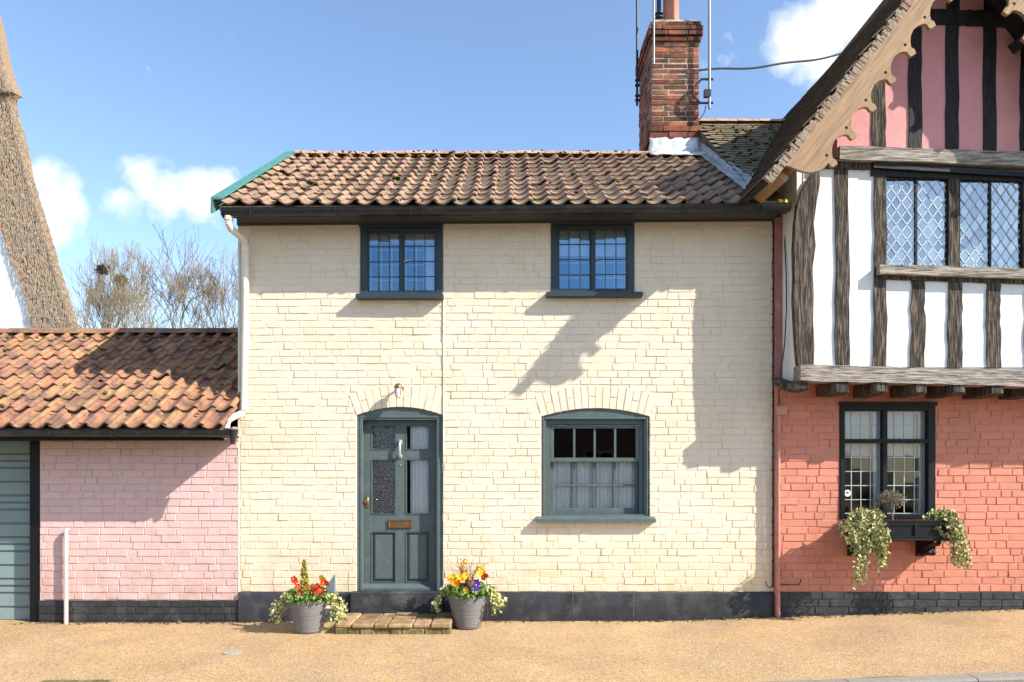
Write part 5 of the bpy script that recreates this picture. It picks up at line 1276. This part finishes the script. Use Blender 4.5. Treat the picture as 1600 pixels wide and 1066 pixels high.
# ================================================================== PAVEMENT IRONWORK
def on_ground(ix, iy):
    z = 0
    for _ in range(6):
        d = (1.6-z)*FPX/(iy-HZ); x = (ix-800)/FPX*d; z = ground_z(x, d-D0)
    return Vector((x, d-D0, z))
c = on_ground(363, 1019.5); b = MB().lathe([(.080,-.02),(.080,.004),(.074,.0055),(.01,.0055)], (0,0,0), 24); b.v = [v+c for v in b.v]
tag(b.build('stopcock_cover', M['iron']), 'small round grey utility cover set in the pavement near the left pot', 'cover')
c = on_ground(122, 1064); dr = empty('drain_grate', c, 'dark slotted drain grate at the bottom left of the pavement', 'drain')
MB().box(c.x-.26, c.x+.26, c.y-.20, c.y+.012, c.z-.03, c.z+.003).build('pit', M['dkmetal'], dr)
for i in range(15): MB().box(c.x-.245+i*.035, c.x-.225+i*.035, c.y-.19, c.y, c.z+.0032, c.z+.010).build('bar', M['mossy'], dr)

# ================================================================== THATCHED HOUSE ON THE LEFT
random.seed(5)
TY = 4.8
thh = empty('thatched_house', (-9.5, 7.0, 0), 'white rendered house with a thick thatched verge at the left edge', 'house')
Lc = [(-75,40),(-62,120),(-48,200),(-28,270),(-4,335),(8,370),(20,405),(33,440),(44,470),(49,495),(51,512)]
Rc = [(-22,-40),(4,60),(12,100),(20,128),(32,153),(23,156),(33,195),(44,245),(57,295),(73,345),(89,400),(104,450),(117,495),(125,521)]
def interp(c, y):
    for (a, b) in zip(c, c[1:]):
        if a[1] <= y <= b[1]: return a[0]+(b[0]-a[0])*(y-a[1])/(b[1]-a[1])
    return c[0][0] if y < c[0][1] else c[-1][0]
g = MB(); ys = [-40, 0, 40, 80, 110, 135, 152, 157, 180, 210, 240, 270, 300, 330, 360, 390, 420, 450, 480, 505, 521]
back = Vector((-.80, .62, 0))*4.5; m_n = 0
for y in ys:
    l = interp([(-95,-40)]+Lc+[(52,521)], y); r = interp(Rc, y); row = []
    for (u, dy) in ((0, .10), (.05, -.03), (.25, -.085), (.5, -.10), (.75, -.10), (.95, -.085), (1.0, .0)):
        row.append(P(l+(r-l)*u, y, TY)+Vector((jit(.03) if u > .9 else 0, dy+jit(.03), jit(.02))))
    row.append(row[-1]+back*.5+Vector((0,0,.02))); row.append(row[-2]+back*.5+back*.5)
    row.append(row[0]+back); row.insert(0, row[0]+Vector((-.05,.35,0)))
    g.v += row; m_n = len(row)
for j in range(len(ys)-1):
    for i in range(m_n-1): g.face((j*m_n+i, (j+1)*m_n+i, (j+1)*m_n+i+1, j*m_n+i+1))
g.face([(len(ys)-1)*m_n+i for i in range(m_n)])
th = g.build('thatch_roof', M['thatch'], thh, True); flip(th.data)
b = MB()                                     # loose straw ends
for i in range(12000):
    y = random.uniform(0, 521); l = interp([(-95,-40)]+Lc+[(52,521)], y); r = interp(Rc, y); u = random.choice((random.uniform(.02,.99), random.uniform(.02,.99), random.uniform(.93,1.02)))
    dy = (-.205 if y < 150 else -.108)+max(0, .06-u)*2+max(0,u-.97)*2
    p = P(l+(r-l)*u, y, TY)+Vector((0, dy-.015, 0)); dl = 10; tl = P(interp(Rc, min(521,y+dl))-interp(Rc, y)+l+(r-l)*u, y+dl, TY)-P(l+(r-l)*u, y, TY); tl = tl.normalized(); tl = (tl+Vector((jit(.28), -.16+jit(.1), jit(.15)))).normalized(); L = random.uniform(.06,.16); s_ = Vector((.0065,0,.002))
    b.add([p-s_, p+s_, p+tl*L], [(0,1,2)])
tag(b.build('straw', M['straw'], th), kind='stuff')
g = MB(); rws = [-40, 0, 40, 70, 100, 125, 143, 152]       # the thicker ridge block with its cut lower edge
for y in rws:
    l = interp([(-95,-40)]+Lc, y); r = interp(Rc, min(y, 150))+3
    for (u, dy) in ((0, .0), (.0, -.16), (.35, -.20), (.7, -.20), (.97, -.17), (1.0, .05)): g.v.append(P(l+(r-l)*u, y+jit(1.5), TY)+Vector((jit(.015), dy+jit(.01), 0)))
for j in range(len(rws)-1):
    for i in range(5): g.face((j*6+i, (j+1)*6+i, (j+1)*6+i+1, j*6+i+1))
g.face([(len(rws)-1)*6+i for i in range(6)])
o = g.build('ridge_block', M['thatch'], th); flip(o.data)
for iy, sl2 in ((196,1),(249,2),(297,3),(347,2),(391,3),(437,-7),(470,-10),(494,8)):     # hazel liggers
    l = interp([(-95,-40)]+Lc+[(52,521)], iy); r = interp(Rc, iy); pts = []
    for k in range(11):
        u = .06+.90*k/10; pts.append(P(l+(r-l)*u, iy+sl2*u, TY)+Vector((0, -.118+max(0,.06-u)*2+max(0,u-.96)*1.5, .01*math.sin(k*2))))
    MB().tube(pts, .011, 5).build('ligger', M['straw'], th)
wl = [(x-1, y) for (x, y) in Lc]
pts = [(px(x,TY-.06), pz(y,TY-.06)) for (x, y) in wl]; pts = pts+[(pts[-1][0], -.1), (-14, -.1), (-14, pts[0][1])]
o = MB().poly(pts, TY-.06, TY+.5).build('gable_wall', M['white'], thh); flip(o.data)
g = MB(); g.tube([P(x+1.0, y, TY-.02) for (x, y) in Lc], .05, 6); g.build('verge_board', M['terra'], thh)

# ================================================================== BARE TREES
def tree(name, label, x, Y, H, m_, seed, spread, levels=6, lean=0., dens=1.0, base=.30, width=6.):
    rr = random.Random(seed); root = empty(name, (x, Y, 0), label, 'tree', 'bare trees behind the outbuilding'); tk = MB(); cr = MB()
    def grow(p, d, L, r, lv):
        n = 4 if lv > 2 else 3; pts = [p]; q = p.copy(); dd = d.copy()
        for i in range(n):
            dd = (dd+Vector((rr.gauss(0,.13), rr.gauss(0,.13), rr.gauss(.05,.10)))).normalized(); q = q+dd*L/n; pts.append(q.copy())
        rs = [max(.010, r*(1-.26*i/n)) for i in range(n+1)] if lv > 0 else [max(.008, r*(1-.5*i/n)) for i in range(n+1)]
        (tk if lv == levels else cr).tube(pts, rs, 7 if lv >= levels-1 else 5 if lv > 2 else 3, False)
        if lv == 0: return
        k = (4 if lv == levels else rr.choice((2,3,3,3))) if lv > 3 else rr.choice((2,3,3,3)) if lv > 1 else rr.choice((3,4))
        k = max(2, int(round(k*dens)))
        for i in range(k):
            t = 1.0 if i < 2 else rr.uniform(.35,.95); idx = min(n-1, int(t*n)); o = pts[idx].lerp(pts[idx+1], t*n-idx if t < 1 else 1)
            ax = dd.orthogonal().normalized(); ax.rotate(Matrix.Rotation(rr.uniform(0,6.283), 3, dd)); a = rr.uniform(.25,.62)*spread
            nd = dd.copy(); nd.rotate(Matrix.Rotation(a, 3, ax)); nd.z += .10; nd.normalize()
            grow(o, nd, L*rr.uniform(.66,.86), rs[-1]*rr.uniform(.66,.88), lv-1)
    p = Vector((x, Y, -.2)); grow(p, Vector((lean, 0, 1)).normalized(), H*base, H*.016, levels)
    # scale to height
    top = max(v.z for v in cr.v); k = H/top
    q = sorted(v.x for v in cr.v); n_ = len(q); q0, q1 = q[n_//50], q[-n_//50]; kx = width/(q1-q0); cxm = (q0+q1)/2
    for b in (tk, cr):                       # crown of the given height and width, standing over its trunk
        for v in b.v:
            hgt = min(1, max(0, v.z/top*1.6)); v.x = x+(v.x-x)*kx-(cxm-x)*kx*hgt; v.y = Y+(v.y-Y)*min(k, kx)*.6; v.z *= k
    tk.build('trunk', m_, root); cr.build('crown', m_, root)
    return root, cr
treeY = 22.0; s22 = FPX/(D0+treeY)
tree('bare_tree', 'wide bare tree with pale ochre branches close beside the cottage wall', px(300,treeY), treeY, 1.6+(HZ-375)/s22, M['bark'], 12, 1.15, 7, width=6.0)
t1, c1 = tree('bare_tree', 'slimmer bare tree holding two dark rook nests beside the thatch', px(158,treeY+3), treeY+3, 1.6+(HZ-352)/(FPX/(D0+treeY+3)), M['bark2'], 5, .95, 7, width=5.0)
tree('bare_tree', 'small twiggy bare tree between the two taller ones, low behind the tiles', px(232,treeY+7), treeY+7, 1.6+(HZ-432)/(FPX/(D0+treeY+7)), M['bark2'], 9, 1.1, 6, width=4.5)
tree('bare_tree', 'bare tree half hidden behind the edge of the cottage wall', px(372,treeY+5), treeY+5, 1.6+(HZ-372)/(FPX/(D0+treeY+5)), M['bark'], 17, 1.1, 6, width=4.0)
def nest(ix, iy, label):
    c = P(ix, iy, treeY+2.6); b = MB(); rr = random.Random(ix)
    for i in range(160):
        d = Vector((rr.gauss(0,1), rr.gauss(0,1), rr.gauss(0,.7))).normalized()*rr.uniform(.10,.24); e = Vector((rr.gauss(0,1), rr.gauss(0,1), rr.gauss(0,.4))).normalized()*.16; b.tube([c+d-e, c+d+e], .012, 3, False)
    tag(b.build('rook_nest', M['nest']), label, 'nest', 'rook nests in the bare tree')
nest(160, 421, 'upper left dark twig nest in the slimmer bare tree'); nest(190, 438, 'lower right dark twig nest in the slimmer bare tree')

# ================================================================== HOUSE ACROSS THE STREET (behind the camera, seen in the panes)
op = empty('opposite_house', (0, -19, 0), 'red brick house across the street, mirrored in the dark window panes', 'house')
OY = -18.5; ow = [(-5.2,-4.1,1.0,2.3),(-2.0,-.9,1.0,2.3),(2.6,3.7,1.0,2.3),(-5.2,-4.1,3.2,4.3),(-2.0,-.9,3.2,4.3),(.5,1.4,3.2,4.3),(2.6,3.7,3.2,4.3),(.5,1.5,.1,2.2)]
xs = [-8, 8]+[v for o in ow for v in o[:2]]; zs = [-.1, 4.9]+[v for o in ow for v in o[2:]]
slab(MB(), xs, zs, OY-.3, OY, lambda x, z: any(o[0] < x < o[1] and o[2] < z < o[3] for o in ow)).box(-8, 8, OY-6, OY-5.7, -.1, 4.9).box(-8, -7.7, OY-5.7, OY-.3, -.1, 4.9).box(7.7, 8, OY-5.7, OY-.3, -.1, 4.9).build('wall', M['brownbrick'], op)
g = MB(); roof_slab(g, -8.2, 8.2, OY+.35, 4.8, OY-3, 7.2, .1); roof_slab(g, -8.2, 8.2, OY-6.35, 4.8, OY-3, 7.2, .1); g.build('roof', M['darktile'], op)
for i, (a, b, z0, z1) in enumerate(ow[:-1]):
    f = rect_frame(MB(), a, b, z0, z1, .06, .06, .06, .06, OY-.12, OY-.05); f.box((a+b)/2-.02, (a+b)/2+.02, OY-.11, OY-.06, z0+.06, z1-.06); o = f.build('window', M['lino'], op); pane_quad('pane', M['glass_low'], o, [(a+.05,z0+.05),(b-.05,z0+.05),(b-.05,z1-.05),(a+.05,z1-.05)], OY-.085, 0)
MB().box(.5, 1.5, OY-.12, OY-.07, .1, 2.2).build('door', M['teal'], op)
